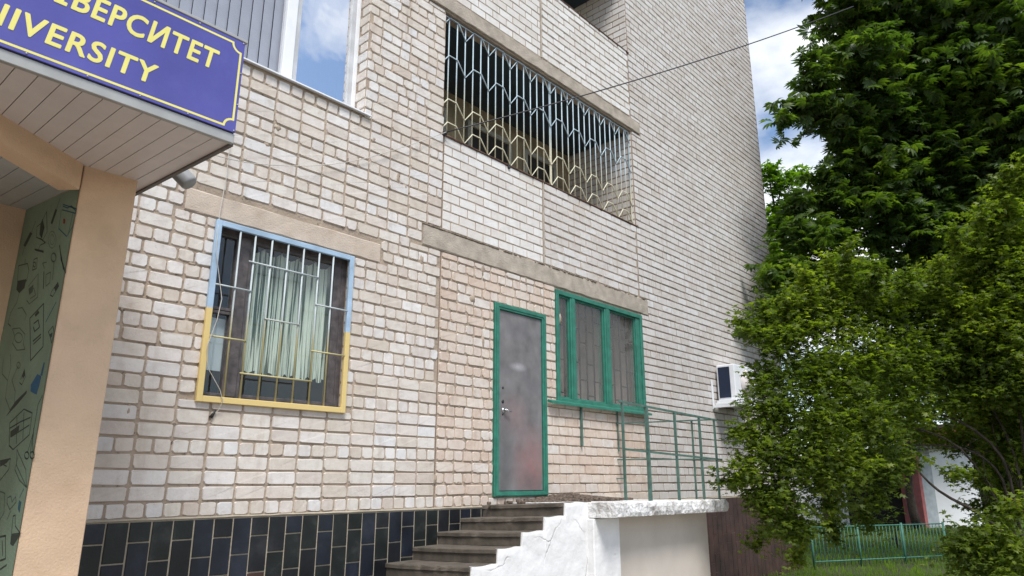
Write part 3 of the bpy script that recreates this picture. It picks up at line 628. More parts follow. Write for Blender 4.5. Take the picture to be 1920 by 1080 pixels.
# ---- loggias
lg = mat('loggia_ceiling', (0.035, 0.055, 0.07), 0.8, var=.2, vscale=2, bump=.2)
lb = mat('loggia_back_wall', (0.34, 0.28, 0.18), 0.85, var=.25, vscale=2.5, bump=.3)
for (x0, x1, z0, z1) in (OPEN['lo1'], OPEN['lo2']):
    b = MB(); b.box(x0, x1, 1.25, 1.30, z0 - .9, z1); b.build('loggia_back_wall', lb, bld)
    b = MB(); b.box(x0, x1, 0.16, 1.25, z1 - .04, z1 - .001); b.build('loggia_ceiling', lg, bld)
    for i in range(0):
        b = MB(); b.box(x0 + .01, x1 - .012, 0.30 + i * .2, 0.315 + i * .2, z1 - .06, z1 - .041); b.build('ceiling_batten', lb, bld)
    for i, (a, c) in enumerate(((x0 + .15, x0 + 1.15), (x0 + 1.55, x0 + 2.5), (x0 + 2.8, x0 + 3.6))):
        f = MB(); frame_rect(f, a, c, z0 - .1, z1 - .35, .07, 1.19, 1.25, .004)
        f = sub(f.build('window', mat('loggia_frame', (.34, .34, .30), .6) if 'loggia_frame' not in bpy.data.materials else bpy.data.materials['loggia_frame'], bld), bld)
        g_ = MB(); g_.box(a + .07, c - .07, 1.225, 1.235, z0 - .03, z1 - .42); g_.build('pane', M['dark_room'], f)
    b = MB(); b.box(x0, x1, 0.13, 1.25, z0 - .02, z0); 
# loggia grille: two welded panels, pale blue above, cream yellow below
gg = split_mat('loggia_bar_paint', (0.46, 0.57, 0.62), (0.68, 0.64, 0.47), 4.56, soft=0.16, rough=.55)
lgr = MB(); frame_rect(lgr, 4.855, 6.828, 3.80, 5.385, .012, .03, .045, .002)
lgr.box(6.838, 6.850, .03, .045, 3.80, 5.385)
lgr.box(8.815, 8.827, .03, .045, 3.80, 5.385); lgr.box(6.850, 8.815, .03, .045, 5.373, 5.385); lgr.box(6.850, 8.815, .03, .045, 3.80, 3.812)
lgr = sub(lgr.build('loggia_grille', gg, bld, label='loggia grille of upright bars and zigzags painted blue over yellow'), bld)
for (v0, pit, npan, xa, xb) in ((5.203, 0.1353, 5, 4.857, 6.835), (7.235, 0.1327, 5, 6.845, 8.825)):
    m3 = pit * 3
    xs_ = [v0 - 2 * pit + i * pit for i in range(-2, 18)]
    for i, x in enumerate(xs_):
        if xa + .03 < x < xb - .03:
            b = MB(); b.tube([(x, .038, 3.80), (x, .038, 5.38)], 0.0082, 6); b.build('bar', gg, lgr)
    for lev, (zp, zv) in enumerate(((5.375, 5.185), (4.86, 4.685), (4.285, 4.115), (3.985, 3.812))):
        for k in range(-1, 6):
            v = v0 + k * m3
            pts = [(v - m3 + pit, zp), (v - pit, zp), (v, zv), (v + pit, zp)]
            # clip to the panel
            out_ = []
            for (p, q) in zip(pts[:-1], pts[1:]):
                a, c = max(p[0], xa), min(q[0], xb)
                if c - a < 1e-3: continue
                f = lambda X: p[1] + (q[1] - p[1]) * (X - p[0]) / (q[0] - p[0])
                if not out_: out_.append((a, f(a)))
                out_.append((c, f(c)))
            if len(out_) >= 2:
                b = MB(); b.tube([(X, .026, Z) for X, Z in out_], 0.0078, 6); b.build('zigzag_bar', gg, lgr)
# small black knobs of wire fixings under the grille
b = MB(); b.box(5.92, 5.96, -.03, 0, 3.74, 3.79, .004); b.box(4.83, 4.87, -.05, 0, 3.77, 3.82, .006); b.build('wire_fixing', M['wire'], bld)

# ------------------------------------------------------------------ porch (canopy, pillar, mural wall)
po = thing('entrance_porch', (1.24, -1.18, GZ), 'peach entrance porch with board soffit, metal edged canopy and pillar beside the brick wall', 'porch')
YF = -2.20; t4 = math.tan(R(4.0)); sz = lambda y: 1.655 + (y - YF) * t4
PX0, PX1, PY = 1.098, 1.385, -1.17
b = MB(); b.box(PX0, PX1, PY, -0.014, GZ, 1.80, .004); b.build('pillar', M['orange'], po)
b = MB(); b.add([(PX0 - .003, PY + .012, GZ), (PX0 - .003, -.047, GZ), (PX0 - .003, -.047, 1.757), (PX0 - .003, PY + .012, 1.607)], [(0, 3, 2, 1)])
b.add([(PX0 - .0005, PY + .012, GZ), (PX0 - .0005, -.047, GZ), (PX0 - .0005, -.047, 1.757), (PX0 - .0005, PY + .012, 1.607)], [(0, 1, 2, 3)])
mw = sub(b.build('mural_wall', mat('sage_render', (0.24, 0.33, 0.235), 0.85, var=.08, vscale=3, bump=.3, bscale=60), po, label='sage green wall covered with dark drawings of medical tools'), po)
b = MB(); b.box(-2.5, 1.094, -0.045, -0.016, GZ, 2.1); b.build('back_wall', M['orange'], po)
b = MB(); b.add([(-2.0, 0.05, GZ), (-2.0, -2.0, GZ), (-2.0, -2.0, 1.8), (-2.0, 0.05, 1.8)], [(0, 1, 2, 3)]); b.build('side_wall', M['orange'], po)
# soffit boards run from the fascia to the wall
bw = 0.0842; x = 1.455; i = 0
while x > -2.6:
    a = x - bw + .004
    b = MB(); y0, y1 = YF + .02, -0.02
    vs = [(a, y0, sz(y0)), (x, y0, sz(y0)), (x, y1, sz(y1)), (a, y1, sz(y1))]
    vs += [(u, v, w + .008) for u, v, w in vs]
    b.add(vs, [(0, 3, 2, 1), (4, 5, 6, 7), (0, 1, 5, 4), (1, 2, 6, 5), (2, 3, 7, 6), (3, 0, 4, 7)]); b.build('soffit_board', M['soffit'], po)
    x -= bw; i += 1
b = MB(); y0, y1 = YF + .02, -0.02
vs = [(-2.6, y0, sz(y0) + .01), (1.46, y0, sz(y0) + .01), (1.46, y1, sz(y1) + .01), (-2.6, y1, sz(y1) + .01)]; vs += [(u, v, 2.20) for u, v, w in vs]
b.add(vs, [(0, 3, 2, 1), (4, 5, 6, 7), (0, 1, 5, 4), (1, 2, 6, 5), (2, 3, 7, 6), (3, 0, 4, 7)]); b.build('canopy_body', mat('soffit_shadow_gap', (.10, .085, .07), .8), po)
# diagonal beam between pillar and entrance, and the lower inner ceiling
p0, p1 = Vector((1.088, -1.185)), Vector((0.609, -1.57)); dd = (p1 - p0).normalized(); p1 = p0 + dd * 2.6; nn = Vector((-dd.y, dd.x)); nn = nn if nn.y > 0 else -nn
b = MB(); q = [p0, p1, p1 + nn * .12, p0 + nn * .12]
b.add([(v.x, v.y, 1.572) for v in q] + [(v.x, v.y, 1.76) for v in q], [(0, 3, 2, 1), (4, 5, 6, 7), (0, 1, 5, 4), (1, 2, 6, 5), (2, 3, 7, 6), (3, 0, 4, 7)]); b.build('beam', M['orange'], po)
ic = mat('inner_ceiling', (0.46, 0.47, 0.46), .5, var=.04, bump=0)
iz = lambda y: 1.607 + (y + 1.19) * 0.131
x = 1.094
while x > -2.0:
    a = x - .1; b = MB(); e = .004
    ya = lambda X: -1.10 + (X - 1.094) * 0.80
    vs = [(a + e, max(ya(a), -3.2), iz(ya(a))), (x, ya(x), iz(ya(x))), (x, -.047, iz(-.047)), (a + e, -.047, iz(-.047))]
    vs = [(u, v, w) for u, v, w in vs] + [(u, v, w + .01) for u, v, w in vs]
    b.add(vs, [(0, 3, 2, 1), (4, 5, 6, 7), (0, 1, 5, 4), (1, 2, 6, 5), (2, 3, 7, 6), (3, 0, 4, 7)]); b.build('ceiling_board', ic, po)
    x -= .1
    if x < -0.8: break
# fascia trim
b = MB(); b.box(-2.6, 1.465, YF - .006, YF + .02, 1.648, 1.70, .003); b.build('fascia_trim', M['trim'], po)
b = MB(); b.box(-2.6, 1.462, YF, YF + .02, 1.70, 2.235, .003); b.build('fascia', mat('fascia_back', (.12, .12, .16), .6), po)
b = MB(); y0, y1 = YF + .02, -0.03
vs = [(1.456, y0, sz(y0) - .012), (1.475, y0, sz(y0) - .012), (1.475, y1, sz(y1) - .012), (1.456, y1, sz(y1) - .012)]; vs += [(u, v, w + .03) for u, v, w in vs]
b.add(vs, [(0, 3, 2, 1), (4, 5, 6, 7), (0, 1, 5, 4), (1, 2, 6, 5), (2, 3, 7, 6), (3, 0, 4, 7)]); b.build('edge_trim', mat('dark_trim', (.14, .125, .11), .6), po)
b = MB(); b.box(-2.6, 1.475, YF - .02, YF + .03, 2.226, 2.243, .003); b.build('top_trim', M['trim'], po)
# mural drawings: painted lines on the green wall
ink = mat('ink', (0.04, 0.062, 0.05), .7, bump=0); ink2 = mat('grey_ink', (0.09, 0.13, 0.10), .7, bump=0); blue = mat('blue_ink', (0.03, 0.12, 0.17), .7, bump=0); redi = mat('red_ink', (.30, .03, .02), .7, bump=0)
XM = PX0 - .0035
def wpt(px, py): p = onp(px, py, 0, XM); return Vector((XM, p.y, p.z))
def A8(pts): return [(x / 3, 360 + y / 3) for x, y in pts]
def B2(pts): return [(x / 2.455, 640 + y / 2.455) for x, y in pts]
def drawing(lines, fills=(), m=ink, w=.0034, fm=None):
    mb = MB()
    for ln in lines:
        P = [wpt(*p) for p in ln]
        for a, c in zip(P[:-1], P[1:]):
            d = (c - a)
            if d.length < 1e-5: continue
            d.normalize(); n = Vector((0, -d.z, d.y)) * w; a2 = a - d * w * .6; c2 = c + d * w * .6
            mb.add([a2 - n, c2 - n, c2 + n, a2 + n], [(0, 1, 2, 3)])
    for f in fills:
        P = [wpt(*p) + Vector((-.0003, 0, 0)) for p in f]; mb.add(P, [tuple(range(len(P)))])
    mb.build('drawing', fm or m, mw)
def circ(cx, cy, rx, ry, n=14, a0=0, a1=2 * math.pi): return [(cx + rx * math.cos(a0 + (a1 - a0) * i / n), cy + ry * math.sin(a0 + (a1 - a0) * i / n)) for i in range(n + 1)]
drawing([A8([(200, 165), (178, 225)]), A8([(140, 300), (125, 355)])], [A8([(170, 225), (183, 232), (143, 310), (132, 300)])])
drawing([A8([(232, 175), (262, 110), (265, 225), (240, 270), (205, 255), (208, 195), (232, 175)]), A8([(225, 260), (255, 285), (225, 300), (215, 325)]), A8([(195, 322), (245, 340)])], [A8([(228, 180), (240, 150), (250, 200), (235, 262), (222, 240)]), A8([(198, 318), (246, 330), (244, 342), (198, 330)])])
drawing([A8([(338, 35), (318, 95)])], [A8([(312, 95), (322, 100), (294, 182), (285, 175)])])
drawing([A8([(355, 70), (430, 95), (408, 195), (375, 250), (330, 205), (345, 100)]), A8([(350, 100), (425, 120)]), A8([(355, 80), (380, 90), (400, 78), (425, 105)]), A8([(410, 120), (385, 235)])], m=blue)
drawing([], [A8([(356, 150), (366, 150), (366, 178), (356, 178)])], fm=redi)
drawing([A8(circ(293, 268, 22, 48)), A8(circ(293, 268, 12, 28))], m=ink2, w=.002)
drawing([A8([(104, 415), (155, 402), (162, 440), (150, 500), (98, 505), (104, 415)]), A8([(140, 405), (142, 380)]), A8([(110, 560), (95, 620), (60, 680), (45, 740), (60, 755)])], [A8([(100, 500), (148, 490), (138, 540), (108, 570), (92, 548)])])
drawing([A8([(190, 380), (210, 370), (205, 430), (182, 440), (190, 380)]), A8(circ(194, 408, 7, 14))])
drawing([A8([(335, 300), (345, 380), (368, 455)]), A8([(340, 340), (357, 435)])], w=.005)
drawing([A8(circ(301, 368, 14, 24)), A8([(303, 392), (296, 492)])], w=.0045, m=ink2)
drawing([A8([(247, 448), (244, 542)])], w=.006)
drawing([A8([(258, 465), (285, 450), (280, 510), (258, 530), (258, 465)]), A8([(250, 430), (240, 400), (262, 395)])], m=ink2)
drawing([A8([(290, 560), (325, 508), (330, 530), (296, 588), (283, 580), (290, 560)])], [A8([(305, 540), (325, 508), (330, 530), (312, 560)])])
drawing([A8([(160, 530), (215, 460), (212, 590), (165, 630), (150, 610)]), A8([(165, 560), (190, 540), (200, 580), (170, 600)])], [A8([(160, 545), (188, 520), (185, 560), (165, 580)])], m=ink2)
drawing([A8([(168, 710), (245, 628), (242, 870), (172, 948), (168, 710)]), A8([(190, 740), (215, 720), (222, 760), (195, 785), (188, 760)])], w=.005)
drawing([], [A8([(185, 835), (232, 795), (232, 803), (185, 845)]), A8([(188, 852), (230, 812), (230, 820), (188, 860)]), A8([(195, 690), (215, 665), (222, 680), (200, 702)])])
drawing([A8([(258, 730), (315, 620)])], w=.005, m=blue)
drawing([A8([(272, 785), (298, 755), (304, 790), (290, 850), (282, 815), (272, 785)])], [A8([(280, 800), (296, 790), (292, 815), (284, 820)])])
drawing([A8([(70, 770), (110, 765), (140, 800), (130, 850), (140, 885), (95, 890), (70, 850), (82, 810), (70, 770)]), A8(circ(104, 820, 22, 28))], m=ink2)
drawing([A8([(100, 655), (125, 650), (148, 690), (140, 720)])], m=ink2)
drawing([B2([(15, 80), (10, 150), (35, 180), (50, 120), (48, 60)]), B2([(35, 180), (25, 260), (45, 315), (65, 290), (70, 230), (55, 180), (75, 130), (85, 110)]), B2(circ(85, 110, 8, 14))], m=ink2)
drawing([B2([(95, 175), (112, 130), (116, 165), (100, 200), (90, 190)])], [B2([(102, 160), (112, 130), (116, 155), (106, 172)])])
drawing([], [B2([(172, 150), (190, 160), (180, 205), (168, 246), (140, 230), (142, 200)]), B2([(186, 155), (202, 95), (206, 100), (194, 160)])], fm=mat('blue_fill', (.03, .13, .24), .7, bump=0))
drawing([], [B2([(28, 345), (72, 275), (124, 225), (122, 240), (78, 292), (32, 342)])])
drawing([B2([(195, 250), (175, 290), (160, 380), (148, 450), (140, 510)]), B2([(155, 400), (150, 470), (152, 505)]), B2(circ(123, 525, 10, 16)), B2(circ(148, 524, 10, 16)), B2([(150, 430), (128, 508)])], w=.004)
drawing([B2([(45, 375), (110, 312), (148, 330), (135, 430), (60, 498), (42, 480), (45, 375)]), B2([(45, 400), (95, 370), (140, 350)]), B2([(78, 350), (75, 470)]), B2([(110, 330), (105, 450)]), B2([(50, 440), (135, 385)])], [B2([(48, 415), (90, 385), (86, 412), (48, 442)])], w=.004)
drawing([B2([(78, 498), (118, 590), (122, 672), (90, 640), (68, 590), (85, 520)]), B2([(78, 498), (75, 570), (122, 672)])], m=ink2)
drawing([B2([(0, 550), (48, 540), (40, 590), (0, 640)]), B2([(0, 560), (30, 575)])], [B2([(0, 552), (46, 542), (30, 560), (0, 578)])])
drawing([B2([(0, 690), (22, 700), (18, 790), (0, 820)]), B2([(35, 720), (50, 712), (55, 740), (72, 715), (74, 740), (45, 775), (32, 745), (35, 720)]), B2([(50, 780), (32, 820)])], m=ink2)
drawing([B2([(90, 720), (108, 680)])], [B2([(88, 730), (98, 740), (90, 790), (82, 770)])], m=blue)
drawing([B2([(60, 805), (70, 800), (70, 850), (94, 885), (60, 940), (48, 930), (55, 860), (60, 805)])], [B2([(55, 885), (92, 880), (62, 940), (48, 930)])])
drawing([B2([(0, 900), (25, 895), (25, 1000), (0, 1010)]), B2([(10, 920), (12, 985)]), B2([(0, 1050), (30, 1030)])], w=.005)

# ------------------------------------------------------------------ sign
sg = thing('sign_board', (0.3, YF - .012, 1.70), 'violet blue sign board with yellow lettering on the porch front', 'sign')
b = MB(); b.box(-2.55, 1.462, YF - .016, YF - .008, 1.703, 2.225, .002)
sm = mat('violet_board', (0.095, 0.09, 0.34), 0.2, var=.10, vscale=2.2, bump=.25, bscale=2.2, dist=.05, spec=.6, stains=.25, scol=(.13, .13, .36), sscale=5); b.build('panel', sm, sg)
ye = mat('yellow_film', (0.78, 0.70, 0.20), .4, var=.03, bump=0)
# border with notched corners
X0, X1, Z0, Z1 = -2.5, 1.443, 1.725, 2.198; c_ = .045; w = .0055
def ribbon(pts, w, y, m, name, par):
    mb = MB(); P = [Vector(p) for p in pts]; P = [p for k, p in enumerate(P) if k == 0 or (p - P[k - 1]).length > 1e-4]; V_ = []
    for k, p in enumerate(P):
        d0 = (p - P[k - 1]).normalized() if k else (P[1] - p).normalized(); d1 = (P[k + 1] - p).normalized() if k < len(P) - 1 else d0
        n0 = Vector((-d0.y, d0.x)); n1 = Vector((-d1.y, d1.x)); n = (n0 + n1); n = n.normalized() if n.length > 1e-3 else n0; kk = w / max(.45, n.dot(n0))
        V_ += [(p.x - n.x * kk, y, p.y - n.y * kk), (p.x + n.x * kk, y, p.y + n.y * kk)]
    mb.add(V_, [(2 * k, 2 * k + 2, 2 * k + 3, 2 * k + 1) for k in range(len(P) - 1)])
    return mb.build(name, m, par)
arc = lambda cx, cz, a0, a1: [(cx + c_ * math.cos(R(a0 + (a1 - a0) * i / 6)), cz + c_ * math.sin(R(a0 + (a1 - a0) * i / 6))) for i in range(7)]
ribbon([(X0, Z0)] + [(X1 - c_, Z0)] + arc(X1, Z0, 180, 90)[1:] + [(X1, Z1 - c_)] + arc(X1, Z1, 270, 180)[1:] + [(X0, Z1)], w, YF - .0166, ye, 'border', sg)
def lettering(body, xr, z, cap, maxw, par, bold=.0034):
    cu = bpy.data.curves.new('lettering', 'FONT'); cu.body = body; cu.space_character = 1.10; cu.resolution_u = 4
    to = bpy.data.objects.new('tmp', cu); COL.objects.link(to); bpy.context.view_layer.update()
    me = bpy.data.meshes.new_from_object(to.evaluated_get(bpy.context.evaluated_depsgraph_get())); bpy.data.objects.remove(to)
    vs = np.array([v.co[:] for v in me.vertices]); k = cap / 0.73; kx = maxw / (vs[:, 0].max() - vs[:, 0].min())
    vx = (vs[:, 0] - vs[:, 0].max()) * kx + xr; vz = vs[:, 1] * k + z; vx = vx + (vz - z) * .14
    mb = MB(); fc = [tuple(p.vertices) for p in me.polygons]
    for q in range(9):
        dx, dz = (bold * math.cos(q * math.pi / 4), bold * math.sin(q * math.pi / 4)) if q < 8 else (0, 0)
        mb.add([(vx[i] + dx, YF - .0170 - q * .00012, vz[i] + dz) for i in range(len(vs))], fc)
    return mb.build('lettering', ye, par)
lettering('УНІBEPCИTET', 1.318, 2.000, 0.116, 0.90, sg)
lettering('UNIVERSITY', 1.045, 1.793, 0.105, 0.79, sg)
for x in (0.55, 0.78, 1.0, 1.22, 1.452):
    for z in (1.712, 2.216):
        b = MB(); b.tube([(x, YF - .0162, z), (x, YF - .0195, z)], .004, 8); b.build('screw', M['trim'], sg)
for z in (1.86, 2.04): b = MB(); b.tube([(1.455, YF - .0162, z), (1.455, YF - .0195, z)], .004, 8); b.build('screw', M['trim'], sg)

# grey pipe end below the canopy
b = MB(); a = onp(318, 305, 1, -.80); c = onp(354, 342, 1, -.88); dpv = (c - a).normalized()
b.tube([a - dpv * .12, a, c, c + dpv * .012, c + dpv * .020], [.057, .057, .057, .053, .042], 24)
b.tube([a - dpv * .10, a - dpv * .10 + Vector((-.10, .10, .07))], .02, 8)
tag(b.build('drain_pipe', mat('grey_plastic_pipe', (.30, .30, .29), .35, var=.05, bump=0)), 'short grey plastic pipe sticking out under the canopy edge', 'pipe')

# ------------------------------------------------------------------ wires
def cable(name, pts, r, m, label, sag=0.0, n=8):
    P = []
    for a, c in zip(pts[:-1], pts[1:]):
        for i in range(n):
            t = i / n; p = Vector(a).lerp(Vector(c), t); p.z -= sag * 4 * t * (1 - t); P.append(p)
    P.append(Vector(pts[-1])); b = MB(); b.tube(P, r, 6); return tag(b.build(name, m), label, 'cable')
anchor = Vector((4.85, -0.055, 3.80))
far = at(1600, 12, 11.0)
cable('overhead_cable', [anchor, far], .008, M['wire'], 'dark cable strung from the loggia corner across to the chestnut tree', sag=.10, n=24)
cable('wall_cord', [anchor, onp(690, 296, 1, -.04), onp(600, 310, 1, -.05), onp(490, 308, 1, -.3), onp(400, 290, 1, -.9)], .0035, M['wire_white'], 'thin pale cord running from the loggia corner towards the canopy', sag=.01)
p_ = [onp(432, 262, 1, -.03), onp(425, 330, 1, -.03), onp(412, 400, 1, -.035), onp(405, 470, 1, -.06), onp(416, 560, 1, -.06), onp(407, 600, 1, -.06), onp(388, 650, 1, -.06), onp(390, 690, 1, -.06), onp(412, 730, 1, -.06), onp(418, 752, 1, -.06), onp(410, 768, 1, -.03), onp(396, 784, 1, -.005)]
cable('window_cord', p_, .0032, M['wire_white'], 'thin grey cord hanging down in front of the left window grille', n=4)
b = MB(); a = onp(395, 783, 1, -.012); b.tube([a, a + Vector((.03, -.01, .06))], [.016, .005], 8); b.build('wire_fixing', M['wire'], bld)

# ------------------------------------------------------------------ steps and landing
st = thing('entrance_steps', (6.9, -0.7, GZ), 'concrete steps with whitewashed side leading up to the landing of the steel door', 'steps')
SY = -1.09
xs0, zt = 5.53, -0.20
prof = []
for i in range(12):
    x = xs0 - 0.31 * i; z = zt - 0.118 * i
    if z - 0.118 < GZ: break
    dz = .075
    b = MB(); x1_ = x + .335 if i else x + .45
    vs = []; fs = []; n_ = 16; rw = random.Random(i + 50)
    for k in range(n_ + 1):
        t = k / n_; Y = -.02 + (SY + .02) * t; e = -dz * .6 * (1 - t); zt_ = z + e - .003 * math.sin(math.pi * t) + rw.uniform(-.0015, .0015); zb_ = z - .118 + e * 1.0 + .003
        q = rw.uniform(0, .008) + (.014 if rw.random() < .12 else 0)
        vs += [(x, Y, zb_), (x + rw.uniform(-.002, .002), Y, zt_ - .040), (x - .014 + q * .5, Y, zt_ - .036), (x - .014 + q, Y, zt_ - .006 - q * .5), (x - .006 + q, Y, zt_), (x1_, Y, zt_ + .003), (x1_, Y, zb_)]
    for k in range(n_):
        for p in range(6): fs.append((k * 7 + p, (k + 1) * 7 + p, (k + 1) * 7 + p + 1, k * 7 + p + 1))
    fs.append(tuple(range(7))); fs.append(tuple(n_ * 7 + p for p in range(6, -1, -1))); b.add(vs, fs)
    b.build('step', M['stepc'], st)
    b = MB(); b.box(x + .02, x1_, SY, -.02, GZ, z - .118 - dz * .62); b.build('step_core', M['stepc'], st)
    prof.append((x, z))
# whitewashed stringer: stepped outline, lumpy surface
def lumpy(name, inside, x0, x1, z0, z1, y, yb, m, par, step=.03, amp=.010, seed=3, top=None):
    """front skin over a stepped outline: grid columns from the bottom up to the outline height, with a top and a back"""
    xs = list(np.arange(x0, x1, step)) + [x1]
    for (a, _) in prof: xs += [a + .001, a + .011]
    xs = sorted(v for v in xs if x0 <= v <= x1); nz = 44; r = np.random.RandomState(seed)
    nzf = lambda a, b_: (math.sin(a * 5.1 + seed + b_ * 3) * math.cos(b_ * 5.3 + 1.7 * math.sin(a * 4)) * .5 + math.sin(a * 13 + 2.2 * math.sin(b_ * 9)) * .25)
    vs = []; fs = []
    for x in xs:
        h = inside(x)
        for j in range(nz + 1):
            z = z0 + (h - z0) * j / nz; vs.append((x, y - amp * (nzf(x, z) + .6) * min(1, (h - z) * 20 + .35), z))
        vs.append((x, yb, h))
    K = nz + 2
    for i in range(len(xs) - 1):
        for j in range(nz + 1): fs.append((i * K + j, (i + 1) * K + j, (i + 1) * K + j + 1, i * K + j + 1))
    fs.append(tuple(range(K)))
    mb = MB(); mb.add(vs, fs, False); return mb.build(name, m, par)
def outline(x):
    for (px_, pz_) in prof:
        if x >= px_ + .006: return pz_ - 0.002 + .004 * math.sin(x * 21)
    return prof[-1][1] - .12
lumpy('whitewashed_side', outline, 3.0, 5.93, GZ, 0, SY - .012, SY + .02, M['whitewash'], st, amp=.014)
# landing slab, lumpy front edge
sr = MB(); nx = 90; vs = []; fs = []; r = random.Random(4)
prf = [(-0.02, -.225), (-.7, -.215), (-1.40, -.20), (-1.425, -.213), (-1.432, -.25), (-1.43, -.30), (-1.42, -.335), (-1.36, -.345), (-.8, -.36)]
for i in range(nx + 1):
    x = 5.90 + (8.30 - 5.90) * i / nx
    tl = -.014 * i / nx
    for k, (y, z) in enumerate(prf):
        e = .012 if 2 <= k <= 6 else .002
        jag = .018 * max(0, math.sin(x * 9 + k)) * max(0, math.sin(x * 23)) if 3 <= k <= 6 and x > 7.0 else 0
        vs.append((x, y + r.uniform(-e, e) * .6 + jag, z + tl + r.uniform(-e, e) * .5))
P = len(prf)
for i in range(nx):
    for k in range(P - 1): fs.append((i * P + k, i * P + k + 1, (i + 1) * P + k + 1, (i + 1) * P + k))
fs.append(tuple(range(P - 1, -1, -1))); fs.append(tuple(nx * P + k for k in range(P)))
sr.add(vs, fs); sr.build('landing_slab', mat('chipped_whitewash', (0.76, 0.745, 0.72), .9, var=.1, vscale=10, bump=1.0, bscale=22, dist=.03, stains=.9, scol=(.20, .17, .14), sscale=5.5), st)
b = MB(); b.box(5.60, 5.90, -1.08, -.025, -.40, -.262); b.build('landing_top', M['stepc'], st)
b = MB(); b.box(5.88, 6.33, -1.185, -.1, GZ, -.357, .01); b.build('pier', M['whitewash'], st)
b = MB(); b.box(6.33, 8.27, -1.15, -.1, GZ, -.358, .004); b.build('side_panel', M['panel'], st, label='smooth beige panel under the landing slab')
# dirt and rubble lying on the landing
b = MB()
for i in range(500):
    x = rng.gauss(6.9, .45); y = -rng.uniform(.02, .7) * (1 - min(.6, abs(x - 6.9) * .5)); s = rng.uniform(.006, .028)
    hgt = .07 * math.exp(-((x - 6.9) / .5) ** 2) * max(0, 1 + y * 1.2)
    b.box(x - s, x + s, y - s, y + s * .8, -.235 + hgt * .2, -.215 + hgt + s * .4, s * .3)
tag(b.build('rubble', mat('rubble', (.16, .12, .09), .95, var=.35, vscale=30)), 'loose dirt and brick rubble on the landing below the green window', 'rubble', kind='stuff')

# ------------------------------------------------------------------ railing
rl = thing('landing_railing', (7.1, -1.38, -.21), 'green painted steel railing round the landing beside the steel door', 'railing')
def rail(p, q, r_=.014, name='rail', sq=True):
    b = MB(); b.tube([p, q], r_ * (1.05 if sq else 1), 4 if sq else 8); return b.build(name, M['green_dull'], rl)
xf = lambda px, py: onp(px, py, 1, -1.385)
XR = 8.17
for a, c in (((1160, 752), (1343, 788)), ((1170, 842), (1353, 862))):
    p, q = xf(*a), xf(*c); rail(p, q, .014)
for (a, c, r_) in (((1163, 753), (1177, 936), .014), ((1210, 762), (1221, 938), .022), ((1261, 772), (1277, 938), .016), ((1309, 781), (1322, 939), .016), ((1338, 787), (1350, 939), .014)):
    p, q = xf(*a), xf(*c); xm_ = (p.x + q.x) / 2; rail((xm_, -1.385, q.z - .01), (xm_, -1.385, p.z), r_, 'post')
for z in (.735, .262): rail((XR, -1.385, z - .01), (8.09, -.01, z + .01), .011)
for y in (-1.09, -.09): rail((8.165 + y * .0 - (0.05 if y > -.5 else 0), y, -.24), (8.165 - (0.05 if y > -.5 else 0), y, .74), .012, 'post')
rail((8.05, 0.0, .03), (8.10, -.10, .03), .01); 

# ------------------------------------------------------------------ air conditioner
ac = thing('air_conditioner', (11.5, -.22, 1.25), 'white outdoor air conditioner unit on brackets, half hidden by the shrub', 'air conditioner')
b = MB(); b.box(11.10, 11.90, -.37, -.05, 1.28, 1.88, .012); b.build('casing', M['white_pvc'], ac)
b = MB(); b.box(11.090, 11.101, -.285, -.085, 1.33, 1.84); b.build('side_grille', mat('ac_dark', (.012, .022, .05), .5, bump=0), ac)
for i in range(9):
    b = MB(); b.box(11.098, 11.14 if False else 11.104, -.365 + i * .007, -.362 + i * .007, 1.30, 1.86); 
b = MB(); b.tube([(11.55, -.371, 1.58), (11.55, -.385, 1.58)], .24, 24); b.build('fan_guard', M['soffit'], ac)
for x in (10.95, 11.75):
    b = MB(); b.box(x, x + .045, -.03, -.0095, 1.14, 1.62, .003); b.box(x, x + .045, -.46, -.031, 1.16, 1.20, .003); b.build('bracket', M['white_pvc'], ac)
b = MB(); b.box(10.96, 11.9, -.44, -.06, 1.205, 1.235, .003); b.box(10.98, 11.88, -.40, -.08, 1.236, 1.279, .003); b.build('tray', M['white_pvc'], ac)

# ------------------------------------------------------------------ vegetation
def mesh_from_np(name, V, F, m, parent=None, kind=None, smooth=False):
    me = bpy.data.meshes.new(name); nv, nf = len(V), len(F); k = F.shape[1]
    me.vertices.add(nv); me.vertices.foreach_set('co', V.astype(np.float32).ravel())
    me.loops.add(nf * k); me.loops.foreach_set('vertex_index', F.astype(np.int32).ravel())
    me.polygons.add(nf); me.polygons.foreach_set('loop_start', np.arange(0, nf * k, k, dtype=np.int32)); me.polygons.foreach_set('loop_total', np.full(nf, k, dtype=np.int32))
    me.update(calc_edges=True); me.materials.append(m)
    o = bpy.data.objects.new(name, me); COL.objects.link(o)
    if parent: o.parent = parent
    if kind: o['kind'] = kind
    return o
def chestnut_leaf():
    V = []; F = []
    for k, (a, l) in enumerate(zip((-72, -46, -20, 6, 32, 62), (.68, .88, 1.0, 1.0, .88, .66))):
        t = R(a); d = np.array([math.cos(t), math.sin(t), 0]); s = np.array([-math.sin(t), math.cos(t), 0]); dr_ = -0.30
        pts = [d * .04, d * l * .62 + s * .13 + [0, 0, -.03 + dr_ * .3], d * l + [0, 0, dr_], d * l * .62 - s * .13 + [0, 0, -.03 + dr_ * .3], d * l * .58 + [0, 0, .04 + dr_ * .25]]
        b = len(V); V += pts; F += [(b, b + 3, b + 4), (b + 3, b + 2, b + 4), (b + 2, b + 1, b + 4), (b + 1, b, b + 4)]
    return np.array(V, float), np.array(F)
